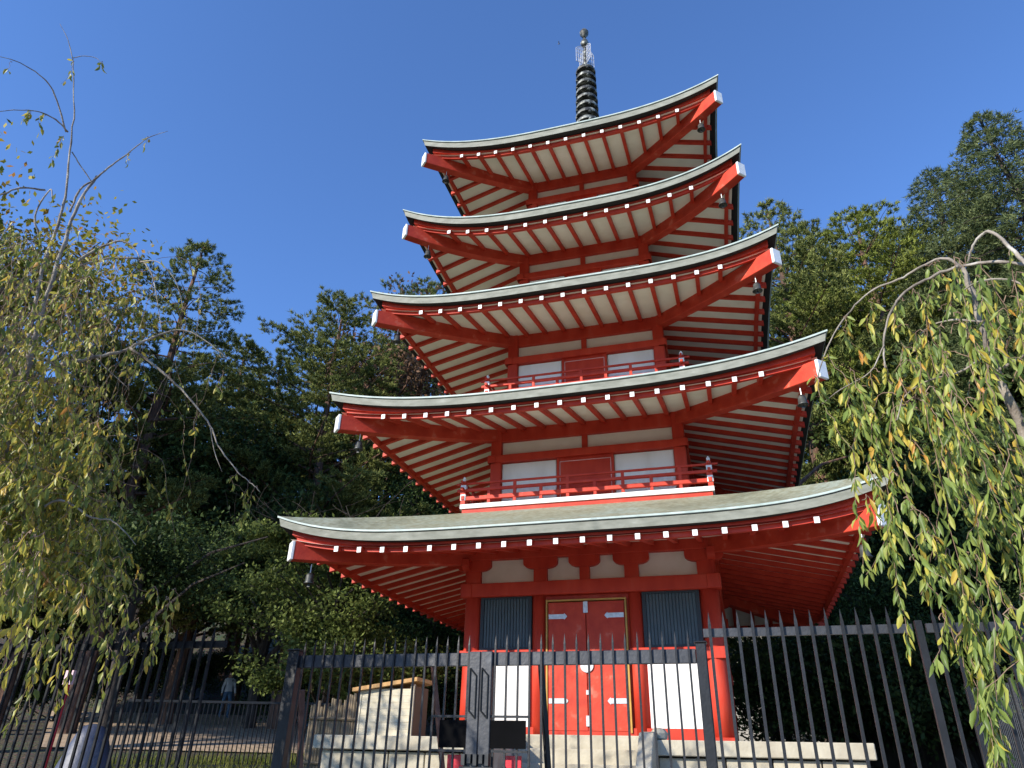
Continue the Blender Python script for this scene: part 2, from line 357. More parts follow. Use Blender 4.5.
for k in range(5):
    b = MB(); NV = 14
    for q in range(4):
        ro = rotk(q); vs = []
        for t in TS:
            for j in range(NV+1):
                v = j/NV; g = 1-(1-v)**1.12 if k < 4 else 1-(1-v)**1.4
                h = I_[k]+(W_[k]-I_[k])*v; y = I_[k]+(wm(k, t)-I_[k])*v
                z = zin_[k]+(Z_[k]-zin_[k])*g+r_[k]*abs(t)**e_[k]*v**1.1
                vs.append(ro((t*h, -y, z)))
        fs = [(i*(NV+1)+j, i*(NV+1)+j+1, (i+1)*(NV+1)+j+1, (i+1)*(NV+1)+j) for i in range(NT) for j in range(NV)]
        b.add(vs, fs, 0)
    eave_sweep(b, k, [(0, 0), (.014, .004), (.014, -.022), (-.010, -.028), (-.010, -.038), (-.034, -.145), (-.08, -.15), (-.30, -.13), (-.30, -.02)], [1, 1, 1, 3, 2, 3, 3, 3])  # near black strips under lip and eave carry the gaps' shade
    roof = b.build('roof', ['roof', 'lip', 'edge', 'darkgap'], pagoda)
    # eave boards
    b = MB()
    eave_sweep(b, k, [(-.17, -.118), (-.17, -.178, .07), (-.23, -.178, .07), (-.23, -.118)], 0, True)
    b.build('eave_board', 'red', roof)
    b = MB()
    eave_sweep(b, k, [(-.225, -.14), (-.225, -.255, .12), (-.29, -.255, .12), (-.29, -.14)], 0, True)
    b.build('eave_board', 'red', roof)
    # soffit
    b = MB(); NS = 10
    for q in range(4):
        ro = rotk(q); vs = []
        for t in TS:
            for j in range(NS+1):
                v = j/NS; E = W_[k]-.16; h = B_[k]-.25+(E-B_[k]+.25)*v
                y = h-(FL*(1-abs(t)**e_[k]))*v
                vs.append(ro((t*h, -y, soffit(k, t*h, h))))
        fs = [(i*(NS+1)+j, (i+1)*(NS+1)+j, (i+1)*(NS+1)+j+1, i*(NS+1)+j+1) for i in range(NT) for j in range(NS)]
        b.add(vs, fs, 0)
    b.build('soffit', 'cream', roof)
    # rafters
    for q in range(4):
        ro = rotk(q)
        for i in range(nr_[k]):
            x = (i-(nr_[k]-1)/2)*sp_[k]
            y0 = max(B_[k]-.05, abs(x)+.02); y1 = wm(k, x/W_[k])-.13
            path = []
            for j in range(7):
                y = y0+(y1-y0)*j/6
                path.append(ro((x, -y, soffit(k, x, y+FL*(j/6)))))
            sd = ro((1, 0, 0))
            one = (q == 0) or (q == 1 and k == 0)
            bb = MB() if one else stuff_raf
            bb.sweep(path, .066, .078, 0, cap1=1, side=sd, top=.006)
            if one: bb.build('rafter', ['red', 'cap'], roof)
    # hips
    EXT = (.17, .12, .08, .04, .03)[k]; DRP = (.07, .11, .13, .13, .13)[k]
    for q in range(4):
        ro = rotk(q); path = []
        for j in range(13):
            y = B_[k]-.05+(W_[k]-EXT-B_[k]+.05)*j/12
            path.append(ro((y, -y, soffit(k, y, y)+.03-DRP*(j/12)**2)))
        sx = ro((1/math.sqrt(2), 1/math.sqrt(2), 0))
        b = MB(); n2 = len(path)
        b.sweep(path[:-1]+[tuple(np.array(path[-2])*.2+np.array(path[-1])*.8)], .17, .27, 0, side=sx)
        b.build('hip_beam', 'red_worn', roof, bevel=.008)
        b2 = MB(); b2.sweep([tuple(np.array(path[-2])*.2+np.array(path[-1])*.8), path[-1]], .178, .278, 0, side=sx, top=.004)
        b2.build('hip_beam_cap', 'cap', roof, bevel=.01)
o = stuff_raf.build('rafter', ['red', 'cap'], pagoda); tag(o, kind='stuff')

# storeys 2..5
def storey(k):
    B = B_[k]; inn = B-.12          # visible inner half width of panels = B-.12
    z0 = zin_[k-1]-.35; z1 = root_[k]+.05
    core = MB(); core.box(-B+.02, B-.02, -B+.02, B-.02, z0, z1)
    s = core.build('storey', 'cream', pagoda)
    zt = root_[k]-.265           # upper panel top
    zb = zt-.275                 # upper panel bottom
    zl = zb-.14                  # lower panel top
    col = .20
    for q in range(4):
        ro = rotk(q)
        c = MB(); x = inn+col/2
        c.box(x-col/2, x+col/2, -x-col/2, -x+col/2, z0, z1, rot=ro); c.build('column', 'red', s, bevel=.012)
        b = MB(); b.box(-inn-.01, inn+.01, -B-.055, -B+.05, zt, z1, rot=ro); b.build('header_beam', 'red', s, bevel=.006)
        b = MB(); b.box(-inn-col-.05, inn+col+.05, -B-.11, -B+.02, zl, zb, rot=ro); b.build('tie_beam', 'red', s, bevel=.006)
        b = MB(); b.box(-.05, .05, -B-.03, -B+.03, zb, zt, rot=ro); b.build('strut', 'red', s)
        dw = .33*inn
        for sx in (-1, 1):
            b = MB(); b.box(min(sx*(dw+.02), sx*(inn-.015)), max(sx*(dw+.02), sx*(inn-.015)), -B-.012, -B+.03, z0, zl-.015, rot=ro); b.build('wall_panel', 'white', s)
        d = MB(); d.box(-dw, dw, -B-.03, -B+.04, z0, zl, rot=ro); dd = d.build('door', 'red', s)
        f = MB(); e = .012
        f.box(-dw+.05, dw-.05, -B-.034, -B-.02, zl-.07, zl-.07+e, rot=ro)
        for sx in (-1, 1): f.box(sx*(dw-.055)-e/2, sx*(dw-.055)+e/2, -B-.034, -B-.02, z0, zl-.07, rot=ro)
        f.build('frame', 'pink', dd)
        f = MB(); f.box(-dw+.0, -dw+.045, -B-.05, -B-.02, z0, zl, rot=ro); f.box(dw-.045, dw, -B-.05, -B-.02, z0, zl, rot=ro); f.build('door_post', 'red', dd)
for k in range(1, 5): storey(k)

# storey 1
def ground_storey():
    core = MB(); core.box(-1.9, 1.9, -1.9, 1.9, 0, root_[0]+.05)
    s = core.build('storey', 'red', pagoda)
    for q in range(4):
        ro = rotk(q)
        c = MB(); cs = [(1.865, -1.865)]
        for (cx, cy) in cs:
            x, y, _ = ro((cx, cy, 0))
            c.lathe([(.155, .06), (.15, .6), (.145, 1.08), (.145, 2.1)], (x, y, 0), 24); c.box(x-.13, x+.13, y-.13, y+.13, 2.2, 2.8)
        c.build('column', 'red', s, smooth=True)
        c = MB(); c.box(1.865-.165, 1.865+.165, -1.865-.165, -1.865+.165, -.0, .08, rot=ro); c.build('column_base', 'red', s, bevel=.008)
        for sx in (-1, 1):
            c = MB(); x, y, _ = ro((sx*.76, -1.875, 0)); c.lathe([(.115, .0), (.11, 2.1)], (x, y, 0), 20); c.build('column', 'red', s, smooth=True)
        b = MB(); b.box(-2.06, 2.06, -2.03-.002*q, -1.86, 2.07+.002*q, 2.285, rot=ro); b.build('header_beam', 'red', s, bevel=.008)
        for (a, c2) in ((-2.03, -.66), (.66, 2.03)):
            b = MB(); b.box(a, c2, -2.02, -1.86, 1.09, 1.255, rot=ro); b.build('waist_beam', 'red', s, bevel=.008)
        b = MB(); b.box(-1.75, 1.75, -1.965, -1.86, .0, .185, rot=ro); b.build('sill_beam', 'red', s, bevel=.006)
        b = MB(); b.box(-2.06, 2.06, -2.045, -1.86, 2.665, root_[0]+.1, rot=ro); b.build('header_beam', 'red', s, bevel=.008)
        # small frieze panels and boat shaped brackets
        p = MB(); p.box(-1.75, 1.75, -1.925, -1.89, 2.28, 2.67, rot=ro); p.build('frieze_panel', 'cream', s)
        for (x, w_) in ((-1.85, .24), (-.72, .22), (.0, .16), (.74, .22), (1.85, .24)):
            b = MB(); b.box(x-w_/2, x+w_/2, -2.0, -1.90, 2.28, 2.56, rot=ro)
            hw = w_/2+.17; pr = []
            for i in range(9):
                a = math.pi/2*i/8; pr.append((w_/2+.02+.15*math.sin(a), 2.56-.06+.0-.04*math.cos(a)+.04*(i/8)))
            zt = 2.67
            poly = [(x-hw, zt), (x+hw, zt), (x+hw, 2.575)]+[(x+w_/2+.17*math.cos(t), 2.575-.085*math.sin(t)) for t in (.3, .7, 1.1, 1.5)]
            poly += [(x-w_/2-.17*math.cos(t), 2.575-.085*math.sin(t)) for t in (1.5, 1.1, .7, .3)]+[(x-hw, 2.575)]
            n = len(poly); vs = [ro((px, -2.02, pz)) for px, pz in poly]+[ro((px, -1.90, pz)) for px, pz in poly]
            b.add(vs, [tuple(range(n-1, -1, -1)), tuple(range(n, 2*n))]+[(i, (i+1) % n, n+(i+1) % n, n+i) for i in range(n)])
            b.build('bracket', 'red', s)
        for (a, c2) in ((-1.72, -.87), (.87, 1.72)):
            f = MB(); f.box(a, c2, -1.955, -1.90, 1.255, 1.30, rot=ro); f.box(a, c2, -1.955, -1.90, 2.035, 2.07, rot=ro)
            f.box(a, a+.055, -1.955, -1.90, 1.30, 2.035, rot=ro); f.box(c2-.055, c2, -1.955, -1.90, 1.30, 2.035, rot=ro)
            sh = MB(); nsl = 15; wv = (c2-a-.11)/nsl
            for i in range(nsl): sh.box(a+.055+wv*i+wv*.12, a+.055+wv*(i+.88), -1.94, -1.905, 1.30, 2.035, rot=ro)
            sh.box(a+.05, c2-.05, -1.915, -1.895, 1.29, 2.04, rot=ro)
            shu = sh.build('shutter', 'shutter', s); f.build('frame', 'black', shu)
            p = MB(); p.box(a+.02, c2-.02, -1.93, -1.90, .185, 1.09, rot=ro); p.build('wall_panel', 'white', s)
        # double door
        if q == 0:
            for sx in (-1, 1):
                d = MB(); a, c2 = (-.595, -.006) if sx < 0 else (.006, .595)
                d.box(a, c2, -1.975, -1.90, .14, 1.95, rot=ro); dr = d.build('door', 'red_worn', s, bevel=.005)
                for z in (.50, 1.70):
                    h = MB(); x0 = sx*.585; x1 = sx*.34
                    h.box(min(x0, x1), max(x0, x1), -1.985, -1.972, z, z+.07)
                    ex = sx*.31; h.add([(x1, -1.985, z-.015), (x1, -1.985, z+.085), (ex, -1.985, z+.06), (ex-sx*.02, -1.985, z+.035), (ex, -1.985, z+.01)], [(0, 1, 2, 3, 4) if sx > 0 else (4, 3, 2, 1, 0)])
                    h.build('hinge', 'silver', dr)
            h = MB(); h.lathe([(.10, 0), (.10, .012)], (0, 0, 0), 20); hv = [(x, -1.99+z-.006, y+1.02) for x, y, z in h.v]; h.v = hv
            h.box(-.03, .03, -1.99, -1.97, .2, .34); h.box(-.02, .02, -1.992, -1.97, .62, .68); h.box(-.035, .035, -1.995, -1.965, 1.78, 1.95)
            h.build('lock_plate', 'silver', dr)
            f = MB()
            for sx in (-1, 1): f.box(min(sx*.605, sx*.63), max(sx*.605, sx*.63), -1.99, -1.90, .12, 1.995)
            f.box(-.605, .605, -1.99, -1.90, 1.965, 1.99); f.build('door_frame', 'gold', s)
        else:
            d = MB(); d.box(-.6, .6, -1.95, -1.90, .14, 1.95, rot=ro); d.build('door', 'red', s)
    return s
ground_storey()

# balconies
def balcony(H, zb, zr, name='balcony'):
    b = MB()
    for q in range(4):
        ro = rotk(q)
    b.box(-H+.03, H-.03, -H+.03, H-.03, zb-.45, zb)
    bal = b.build('balcony', 'red', pagoda)
    f = MB()
    for q in range(4): f.box(-H, H-.10, -H, -H+.10, zb+.0, zb+.075, rot=rotk(q))
    f.build('floor_edge', 'white', bal)
    HH = H-.045
    zs = [zr-.33, zr-.18, zr-.06]
    for q in range(4):
        ro = rotk(q)
        for i, z in enumerate(zs):
            rr = MB(); wd, ht = ((.06, .07), (.05, .05), (.035, .035))[i]; ov = (.06, .12, .14)[i]
            rr.box(-HH-ov, HH+ov, -HH-wd/2+.001*i, -HH+wd/2+.001*i, z-ht/2+.002*q, z+ht/2+.002*q, rot=ro); rr.build('rail', 'red', bal, bevel=.005)
        p = MB(); x, y, _ = ro((HH, -HH, 0))
        p.box(x-.04, x+.04, y-.04, y+.04, zb+.07, zb+.15, 0); p.box(x-.045, x+.045, y-.045, y+.045, zb+.15, zr-.26, 1); p.box(x-.05, x+.042, y-.042, y+.042, zr-.26, zr-.17, 0)
        p.box(x-.045, x+.045, y-.045, y+.045, zr-.17, zr-.09, 1); p.box(x-.04, x+.04, y-.04, y+.04, zr-.09, zr-.02, 0)
        p.lathe([(.012, -.02), (.022, .0), (.032, .022), (.026, .045), (.006, .075)], (x, y, zr), 12, 1)
        p.build('corner_post', ['red', 'cap'], bal)
        n = int(2*HH/.42)
        for i in range(1, n):
            xx = -HH+2*HH*i/n
            p = MB(); p.box(xx-.025, xx+.025, -HH-.02, -HH+.02, zb+.07, zs[1] if i % 2 else zs[2], rot=ro); p.build('post', 'red', bal)
balcony(2.12, 3.545, 4.06)
balcony(1.86, 5.73, 6.21)

# finial
def finial():
    b = MB(); z = 13.20
    b.box(-.36, .36, -.36, .36, z-.1, z+.28); b.box(-.42, .42, -.42, .42, z+.28, z+.36)
    b.lathe([(.34, .36), (.33, .5), (.26, .62), (.12, .70), (.10, .76), (.30, .80), (.34, .86), (.08, .90)], (0, 0, z), 24)
    b.lathe([(.055, .8), (.05, 3.6), (.04, 4.2), (.02, 4.9)], (0, 0, z), 12)
    f = b.build('finial', 'bronze', pagoda)
    for i in range(9):
        zz = 14.12+i*.285; r = .315-.006*i
        c = MB(); c.lathe([(r-.08, -.04), (r, -.055), (r+.005, .0), (r-.01, .055), (r-.08, .04), (r-.075, .0)], (0, 0, zz), 28)
        c.lathe([(.09, -.13), (.07, .0), (.09, .13)], (0, 0, zz), 12)
        for j in range(4):
            a = j*math.pi/2+.4; c.tube([(.06*math.cos(a), .06*math.sin(a), zz), ((r-.04)*math.cos(a), (r-.04)*math.sin(a), zz)], .018, 5)
            c.lathe([(.01, -.115), (.04, -.10), (.03, -.05), (.01, -.04)], ((r-.03)*math.cos(a), (r-.03)*math.sin(a), zz), 8)
        c.build('ring', 'bronze', f)
    c = MB()
    for j in range(4):
        a = j*math.pi/2+.75; ux, uy = math.cos(a), math.sin(a)
        for i in range(4):
            r0 = .09+.065*i; top = .70-.05*i
            c.tube([(ux*r0, uy*r0, 16.72), (ux*r0, uy*r0, 16.72+top)], .009, 5)
        for zz in (16.74, 16.9, 17.08, 17.24): c.tube([(ux*.04, uy*.04, zz), (ux*.29, uy*.29, zz)], .009, 5)
        c.tube([(ux*.05, uy*.05, 17.42), (ux*.18, uy*.18, 17.40), (ux*.27, uy*.27, 17.30), (ux*.29, uy*.29, 17.2)], .009, 5)
    c.build('flame_grille', 'silver', f)
    c = MB(); c.lathe([(.03, -.14), (.09, -.09), (.115, 0), (.09, .09), (.03, .14)], (0, 0, 17.62), 16); c.build('ball', 'bronze', f, smooth=True)
    c = MB(); c.lathe([(.05, -.19), (.06, -.12), (.12, -.05), (.125, .03), (.08, .11), (.015, .16)], (0, 0, 18.06), 16); c.build('jewel', 'bronze', f, smooth=True)
finial()

# wind bells
def bell(k, sx, label):
    y = W_[k]-.42; z = soffit(k, y, y)+.03-.27-.10
    t = thing('wind_bell', label, 'wind bell', (sx*y, -y, z), 'wind bells under the roof corners')
    b = MB(); b.lathe([(.008, -.12), (.035, -.125), (.055, -.16), (.062, -.25), (.080, -.275), (.074, -.28), (.05, -.25), (.02, -.2)], (0, 0, 0), 16); b.build('bell', 'bell', t, smooth=True)
    b = MB(); b.tube([(0, 0, 0.01), (0, 0, -.125)], .008, 6); b.build('hook', 'silver', t)
    b = MB(); b.tube([(0, 0, -.2), (0, 0, -.285)], .005, 5); b.box(-.022, .022, -.003, .003, -.325, -.285); b.build('clapper', 'black', t)
nm = ['lowest', 'second lowest', 'middle', 'second highest', 'topmost']
for k in range(5):
    for sx, sn in ((-1, 'left'), (1, 'right')):
        bell(k, sx, 'bronze wind bell hanging under the %s front corner of the %s roof' % (sn, nm[k]))

# ------------------------------------------------------------------ platform with stairs
PF = 3.521
zg = -1.75
plat = thing('stone_platform', 'buff stone platform with overhanging coping under the pagoda', 'platform', (0, 0, zg))
def pl(name, mt, f, bevel=.01):
    b = MB(); f(b); return b.build(name, mt, plat, (0, 0, zg), bevel=bevel)
SX = .93
def coping(b):
    cuts = []
    x = -PF
    segs = np.arange(-PF, PF+.01, PF*2/8)
    b.box(-PF, -SX-.19, -PF, -PF+.5, -.17, 0); b.box(SX+.19, PF, -PF, -PF+.5, -.17, 0)
    b.box(-PF, -PF+.5, -PF+.503, PF-.503, -.17, 0); b.box(PF-.5, PF, -PF+.503, PF-.503, -.17, 0); b.box(-PF, PF, PF-.5, PF, -.17, 0)
pl('coping', 'stone', coping)
pl('floor', 'stone', lambda b: (b.box(-PF+.503, PF-.503, -2.35, PF-.503, -.16, -.002), b.box(-PF+.503, -SX-.19, -PF+.503, -2.353, -.16, -.002), b.box(SX+.19, PF-.503, -PF+.503, -2.353, -.16, -.002)), 0)
# wall of slabs
for q in range(4):
    ro = rotk(q); H = PF-.09
    xs = [-H, -2.95, -2.42, -1.9, -1.42, -1.12] if q == 0 else list(np.linspace(-H, H, 13))
    rng_ = [xs, [-x for x in xs[::-1]]] if q == 0 else [xs]
    for xx in rng_:
        for a, c in zip(xx[:-1], xx[1:]):
            b = MB(); b.box(a+.008, c-.008, -H, -H+.2, zg-.6, -.19, rot=ro)
            b.build('slab', 'stone', plat, (0, 0, zg), bevel=.008)
pl('wall_core', 'darkgap', lambda b: (b.box(-PF+.16, -SX-.19, -PF+.16, PF-.16, zg-.6, -.18), b.box(SX+.19, PF-.16, -PF+.16, PF-.16, zg-.6, -.18), b.box(-SX-.18, SX+.18, -2.3, PF-.2, zg-.6, -.18)), 0)  # near black core shows as shade under the coping, dark joints between slabs
b = MB()
for q in (1, 2, 3): pass
tot = 10
for i in range(tot):
    z = .075-(i+1)*.175+.175; y = -2.08-i*.28
    b = MB(); b.box(-SX+.004, SX-.004, y-.30, y+.05 if i else -1.93, z-.20, z-.003*i); b.build('step', 'stone', plat, (0, 0, zg), bevel=.012)
for sx in (-1, 1):
    b = MB(); x0, x1 = (SX, SX+.18) if sx > 0 else (-SX-.18, -SX)
    pr = [(-2.1, -.17), (-2.1, .09), (-3.40, .09), (-3.62, .07), (-4.9, -.95), (-4.9, zg-.5), (-2.1, zg-.5)]
    n = len(pr); vs = [(x0, y, z) for y, z in pr]+[(x1, y, z) for y, z in pr]
    b.add(vs, [tuple(range(n)), tuple(range(2*n-1, n-1, -1))]+[(i, n+i, n+(i+1) % n, (i+1) % n) for i in range(n)])
    b.build('stair_cheek', 'stone', plat, (0, 0, zg), bevel=.01)

# stone lump beside the stairs
b = MB(); b.lathe([(.04, 0), (.10, .02), (.11, .08), (.07, .13), (.02, .14)], (1.13, -3.25, .0), 9)
tag(b.build('stone', 'stone', org=(1.13, -3.25, 0)), 'small rounded stone on the coping by the right end of the steps', 'stone')

# ------------------------------------------------------------------ fence and gate
FZ0 = -1.55
def bar(b, x, y, z0, z1, w_, mi=0):
    h = w_/2; zt = z1-.085
    b.box(x-h, x+h, y-h, y+h, z0, zt, mi)
    b.add([(x-h, y-h, zt), (x+h, y-h, zt), (x+h, y+h, zt), (x-h, y+h, zt), (x, y, z1)], [(0, 1, 4), (1, 2, 4), (2, 3, 4), (3, 0, 4)], mi)
def fence_run(x0, x1, y, label, name='iron_fence', posts=(), sp=.0915, mt='iron', rail=(.503, .556), tip=.665, w_=.019, rm='iron_grey'):
    o = (x0, y, gz(x0, y))
    t = thing(name, label, 'fence', o)
    b = MB(); b.box(x0, x1, y, y+.03, rail[0], rail[1]); b.build('rail', rm, t, o)
    b = MB(); b.box(x0, x1, y, y+.03, FZ0, FZ0+.07); b.build('rail', 'iron_grey', t, o)
    n = int((x1-x0)/sp)
    for i in range(n):
        x = x0+sp*(i+.5)
        b = MB(); bar(b, x+.002*math.sin(i*7.1), y-.014, -1.72, tip+.004*math.sin(i*3.3), w_); b.build('picket', mt, t, o)
    for px in posts:
        b = MB(); b.box(px-.02, px+.02, y, y+.04, -2.1, rail[1]+.02); b.build('post', 'iron', t, o)
fence_run(1.975, 3.25, -8, 'grey iron picket fence right of the gate, in front of the stone coping')
fence_run(3.33, 6.6, -8, 'iron picket fence behind the hanging cherry leaves at the right', posts=(3.29, 5.3))
fence_run(-6.9, -1.80, -8, 'black iron picket fence running left of the gate past the lit paving', posts=(-4.2,), mt='iron_shaded', rm='iron_shaded')
def gate():
    y = -7.0; o = (.07, y, gz(.07, y))
    t = thing('iron_gate', 'black double leaf iron gate with spear tips and square lock plates', 'gate', o)
    def leaf(x0, x1, sgn):
        f = MB(); f.box(x0, x1, y, y+.045, .455, .562); lf = f.build('gate_leaf', 'iron_grey', t, o, bevel=.004)
        f = MB(); f.box(x0, x1, y, y+.045, -1.6, -1.52); f.build('rail', 'iron_grey', lf, o)
        n = int((x1-x0)/.1012)
        for i in range(n+1):
            x = (x0+.05)+.1012*i if sgn > 0 else (x1-.05)-.1012*i
            if x < x0 or x > x1: continue
            near = (sgn > 0 and x < x0+.40) or (sgn < 0 and x > x1-.40)
            b = MB()
            bar(b, x, y-.013, .44 if False else (-1.6 if not near else -1.6), .705, .016); b.build('picket', 'iron', lf, o)
        return lf
    lf = leaf(-1.72, .0, -1); rf = leaf(.14, 1.86, 1)
    for lfx, (a, c) in ((lf, (-.035, .066)), (rf, (.070, .171))):
        b = MB(); b.box(a, c, y-.045, y+.045, -1.65, .565); b.build('stile', 'iron_grey', lfx, o, bevel=.006)
        # raised lozenge frame
        b = MB(); xm = (a+c)/2; w2 = .033
        pts = [(xm-w2, .43), (xm+w2-.01, .37), (xm+w2-.01, .045), (xm-w2, .10)]
        P3 = [(px, y-.05, pz) for px, pz in pts]
        for i in range(4): b.tube([P3[i], P3[(i+1) % 4]], .007, 4)
        b.build('embossed_frame', 'black', lfx, o)
        sg = -1 if lfx is lf else 1
        x0, x1 = (c-.45, a) if sg < 0 else (c, c+.32)
        if sg < 0: x0, x1 = -.36, -.035
        else: x0, x1 = .171, .485
        b = MB(); b.box(x0, x1, y-.026, y-.0, .05, .068); b.box(x0, x1, y-.026, y, -.205, -.187); b.box(x1-.01 if sg > 0 else x0, x1 if sg > 0 else x0+.01, y-.026, y, -.187, .05) if False else None
        b.build('rail', 'iron', lfx, o)
        b = MB(); b.box(x0+(.0 if sg > 0 else .085), x1-(.012 if sg > 0 else .0), y-.034, y-.027, -.175, .03); b.build('lock_plate', 'void', lfx, o)
        b = MB()
        xx0, xx1 = (-.225, -.04) if sg < 0 else (.27, .41)
        b.box(xx0, xx1, y+.06, y+.08, -.42, -.225); b.build('warning_plate', 'signred', lfx, o)
    b = MB()
    for i in range(5): b.box(-.05+.05*i, -.02+.05*i, y-.09, y-.045, -.30+.015*(i % 2), -.22)
    b.box(-.07, .21, y-.08, y-.05, -.35, -.31); b.build('latch', 'black', t, o)
gate()
for (x, lab) in ((-1.765, 'thick black gate post at the left end of the gate'), (1.905, 'black gate post where the gate meets the right fence')):
    y = -7.0; b = MB(); hw = .055 if x < 0 else .04
    b.box(x-hw, x+hw, y-.05, y+.06, -2.1, .60); b.box(x-hw-.01, x+hw+.01, y-.06, y+.07, .60, .615)
    tag(b.build('gate_post', 'iron', org=(x, y, -2.1), bevel=.006), lab, 'post', 'gate posts')
def brace(p, q, w_, lab, mt='rust'):
    a = onY(p[0], p[1], -6.75); c = onY(q[0], q[1], -6.6); d = c-a; c = a+d*(1.9+a[2])/(a[2]-c[2])*1.0 if a[2] != c[2] else c
    b = MB(); b.tube([a, c], w_*.7, 4); o = b.build('gate_brace', mt, org=tuple(c)); tag(o, lab, 'brace', 'steel props behind the gate')
brace((433, 664), (441, 752), .035, 'leaning brown steel prop behind the gate beside the wooden cabinet')
brace((299, 672), (286, 768), .035, 'upright rusty steel prop just right of the left gate post')
brace((302, 690), (300, 768), .045, 'reddish leaning prop behind the left end of the gate')
brace((541, 664), (548, 768), .04, 'dark steel prop behind the gate in front of the red doors', 'iron')

# ------------------------------------------------------------------ wooden cabinet on the platform
def cabinet():
    o = (-2.55, -2.95, 0)
    t = thing('wooden_cabinet', 'pale wooden cabinet with slanting roof standing on the platform', 'cabinet', o)
    b = MB()
    for i in range(7):
        z0 = .0+i*.085; b.box(-2.98, -2.22, -3.28, -3.255, z0+.001, z0+.084)
    b.box(-3.0, -2.2, -3.255, -2.78, 0, .6); b.build('body', 'wood', t, o)
    b = MB(); b.box(-2.2, -2.185, -3.255, -2.78, .0, .63); b.build('side_panel', 'wood_side_shaded', t, o)
    for x in (-3.01, -2.215): b = MB(); b.box(x-.02, x+.03, -3.29, -3.24, 0, .58 if x < -2.5 else .655); b.build('corner_post', 'wood', t, o)
    b = MB(); b.add([(x, y, z+dz) for y in (-3.36, -2.74) for (x, z) in ((-3.10, .555), (-2.12, .69)) for dz in (0, .05)],
        [(0, 2, 3, 1), (4, 5, 7, 6), (0, 1, 5, 4), (2, 6, 7, 3), (1, 3, 7, 5), (0, 4, 6, 2)])
    b.build('roof', 'wood_trim', t, o)
cabinet()
# ------------------------------------------------------------------ conifers and trees
def tris_from(centers, d1, d2, wid):
    """thin triangle: base at centre +- wid, tip at centre + d1"""
    N = len(centers); V = np.empty((N, 3, 3))
    V[:, 0] = centers-d2*wid[:, None]; V[:, 1] = centers+d2*wid[:, None]; V[:, 2] = centers+d1
    return V.reshape(-1, 3), np.arange(3*N).reshape(-1, 3)
def unit(v): return v/(np.linalg.norm(v, axis=-1, keepdims=True)+1e-9)
def tufts(C, D, n, L, wdt, spread=.8):
    """n needles at each tuft centre C heading roughly D"""
    N = len(C); c = np.repeat(C, n, 0); d = np.repeat(D, n, 0)
    r = rng.normal(size=(N*n, 3)); dd = unit(d+spread*unit(r))*(L*rng.uniform(.6, 1.15, (N*n, 1)))
    s = unit(np.cross(dd, rng.normal(size=(N*n, 3))))
    c = c+rng.normal(size=c.shape)*L*.22
    return tris_from(c, dd, s, np.full(N*n, wdt)*rng.uniform(.7, 1.3, N*n))
def make_conifer(name, label, H, Rad, base=.3, limbs=60, droop=-.1, up=.35, nt=11, needle=.20, wdt=.02, mt='pine', bark='bark', shape='pine', tuft_sp=.16, seed=1, lean=0, nneed=9):
    global rng
    rng = np.random.default_rng(seed); rd = random.Random(seed)
    t = thing(name, label, 'tree')
    tb = MB(); n = 12
    tp = [(lean*(i/n)**2+.12*math.sin(i*.9+seed), .12*math.cos(i*1.1+seed), H*i/n) for i in range(n+1)]
    tb.tube([(0, 0, -1.2)]+tp[1:], [H*.017]+[H*.015*(1-i/n)**.8+.02 for i in range(1, n+1)], 8)
    C = []; D = []
    for i in range(limbs):
        f = ((i+.5)/limbs)**.8; z = H*(base+(1-base)*f); g = (z/H-base)/(1-base)
        if shape == 'pine': rad = Rad*(math.sin(math.pi*min(1, .18+.82*g)))**.6*rd.uniform(.42, 1.15)*(1-.25*g)
        elif shape == 'fir': rad = Rad*(1-g)**.66*rd.uniform(.6, 1.2)+.2
        else: rad = Rad*(1-g**2)**.5*rd.uniform(.6, 1.1)
        az = i*2.4+rd.uniform(-.5, .5); u = np.array([math.cos(az), math.sin(az), 0]); s = np.array([-u[1], u[0], 0])
        k = int(min(n-1, z/H*n)); fr = z/H*n-k
        p0 = np.array(tp[k])*(1-fr)+np.array(tp[k+1])*fr
        pts = []
        for j in range(6):
            a = j/5; pts.append(p0+u*rad*a+np.array([0, 0, rad*(up*(a if shape != 'fir' else a*.4)+droop*a*a)])+s*.08*rad*math.sin(a*3+i))
        tb.tube(pts, [.055*H/14*(1-.8*j/5)*(1.2-g) for j in range(6)], 4, cap=False)
        pts = np.array(pts)
        nb = max(3, int(rad/.26))
        for j in range(nb):
            a = .25+.75*(j+rd.random())/nb; q = a*5; k2 = min(4, int(q)); p = pts[k2]*(1-q+k2)+pts[k2+1]*(q-k2)
            for sd in (-1, 1):
                ln = rad*.42*(1.15-a)*rd.uniform(.6, 1.2)+.18
                dirn = unit(u*.55+s*sd*rd.uniform(.5, 1.1)+np.array([0, 0, rd.uniform(-.06, .22) if shape != 'fir' else rd.uniform(-.45, .05)]))
                m = max(2, int(ln/tuft_sp))
                for e in range(1, m+1):
                    C.append(p+dirn*ln*e/m+np.array([0, 0, rd.uniform(-.04, .06)])); D.append(dirn*.6+np.array([0, 0, .65 if shape != 'fir' else .25]))
        C.append(pts[-1]); D.append(u*.7+np.array([0, 0, .5]))
    for j in range(10): C.append(np.array(tp[-1])+np.array([rd.uniform(-.12, .12), rd.uniform(-.12, .12), -.08*j])); D.append(np.array([0, 0, 1.]))
    tr = tb.build('trunk', bark, t)
    V, Fc = tufts(np.array(C), unit(np.array(D)), nneed, needle, wdt, spread=.9)
    npmesh('crown', V, Fc, 3, [mt], t)
    return t
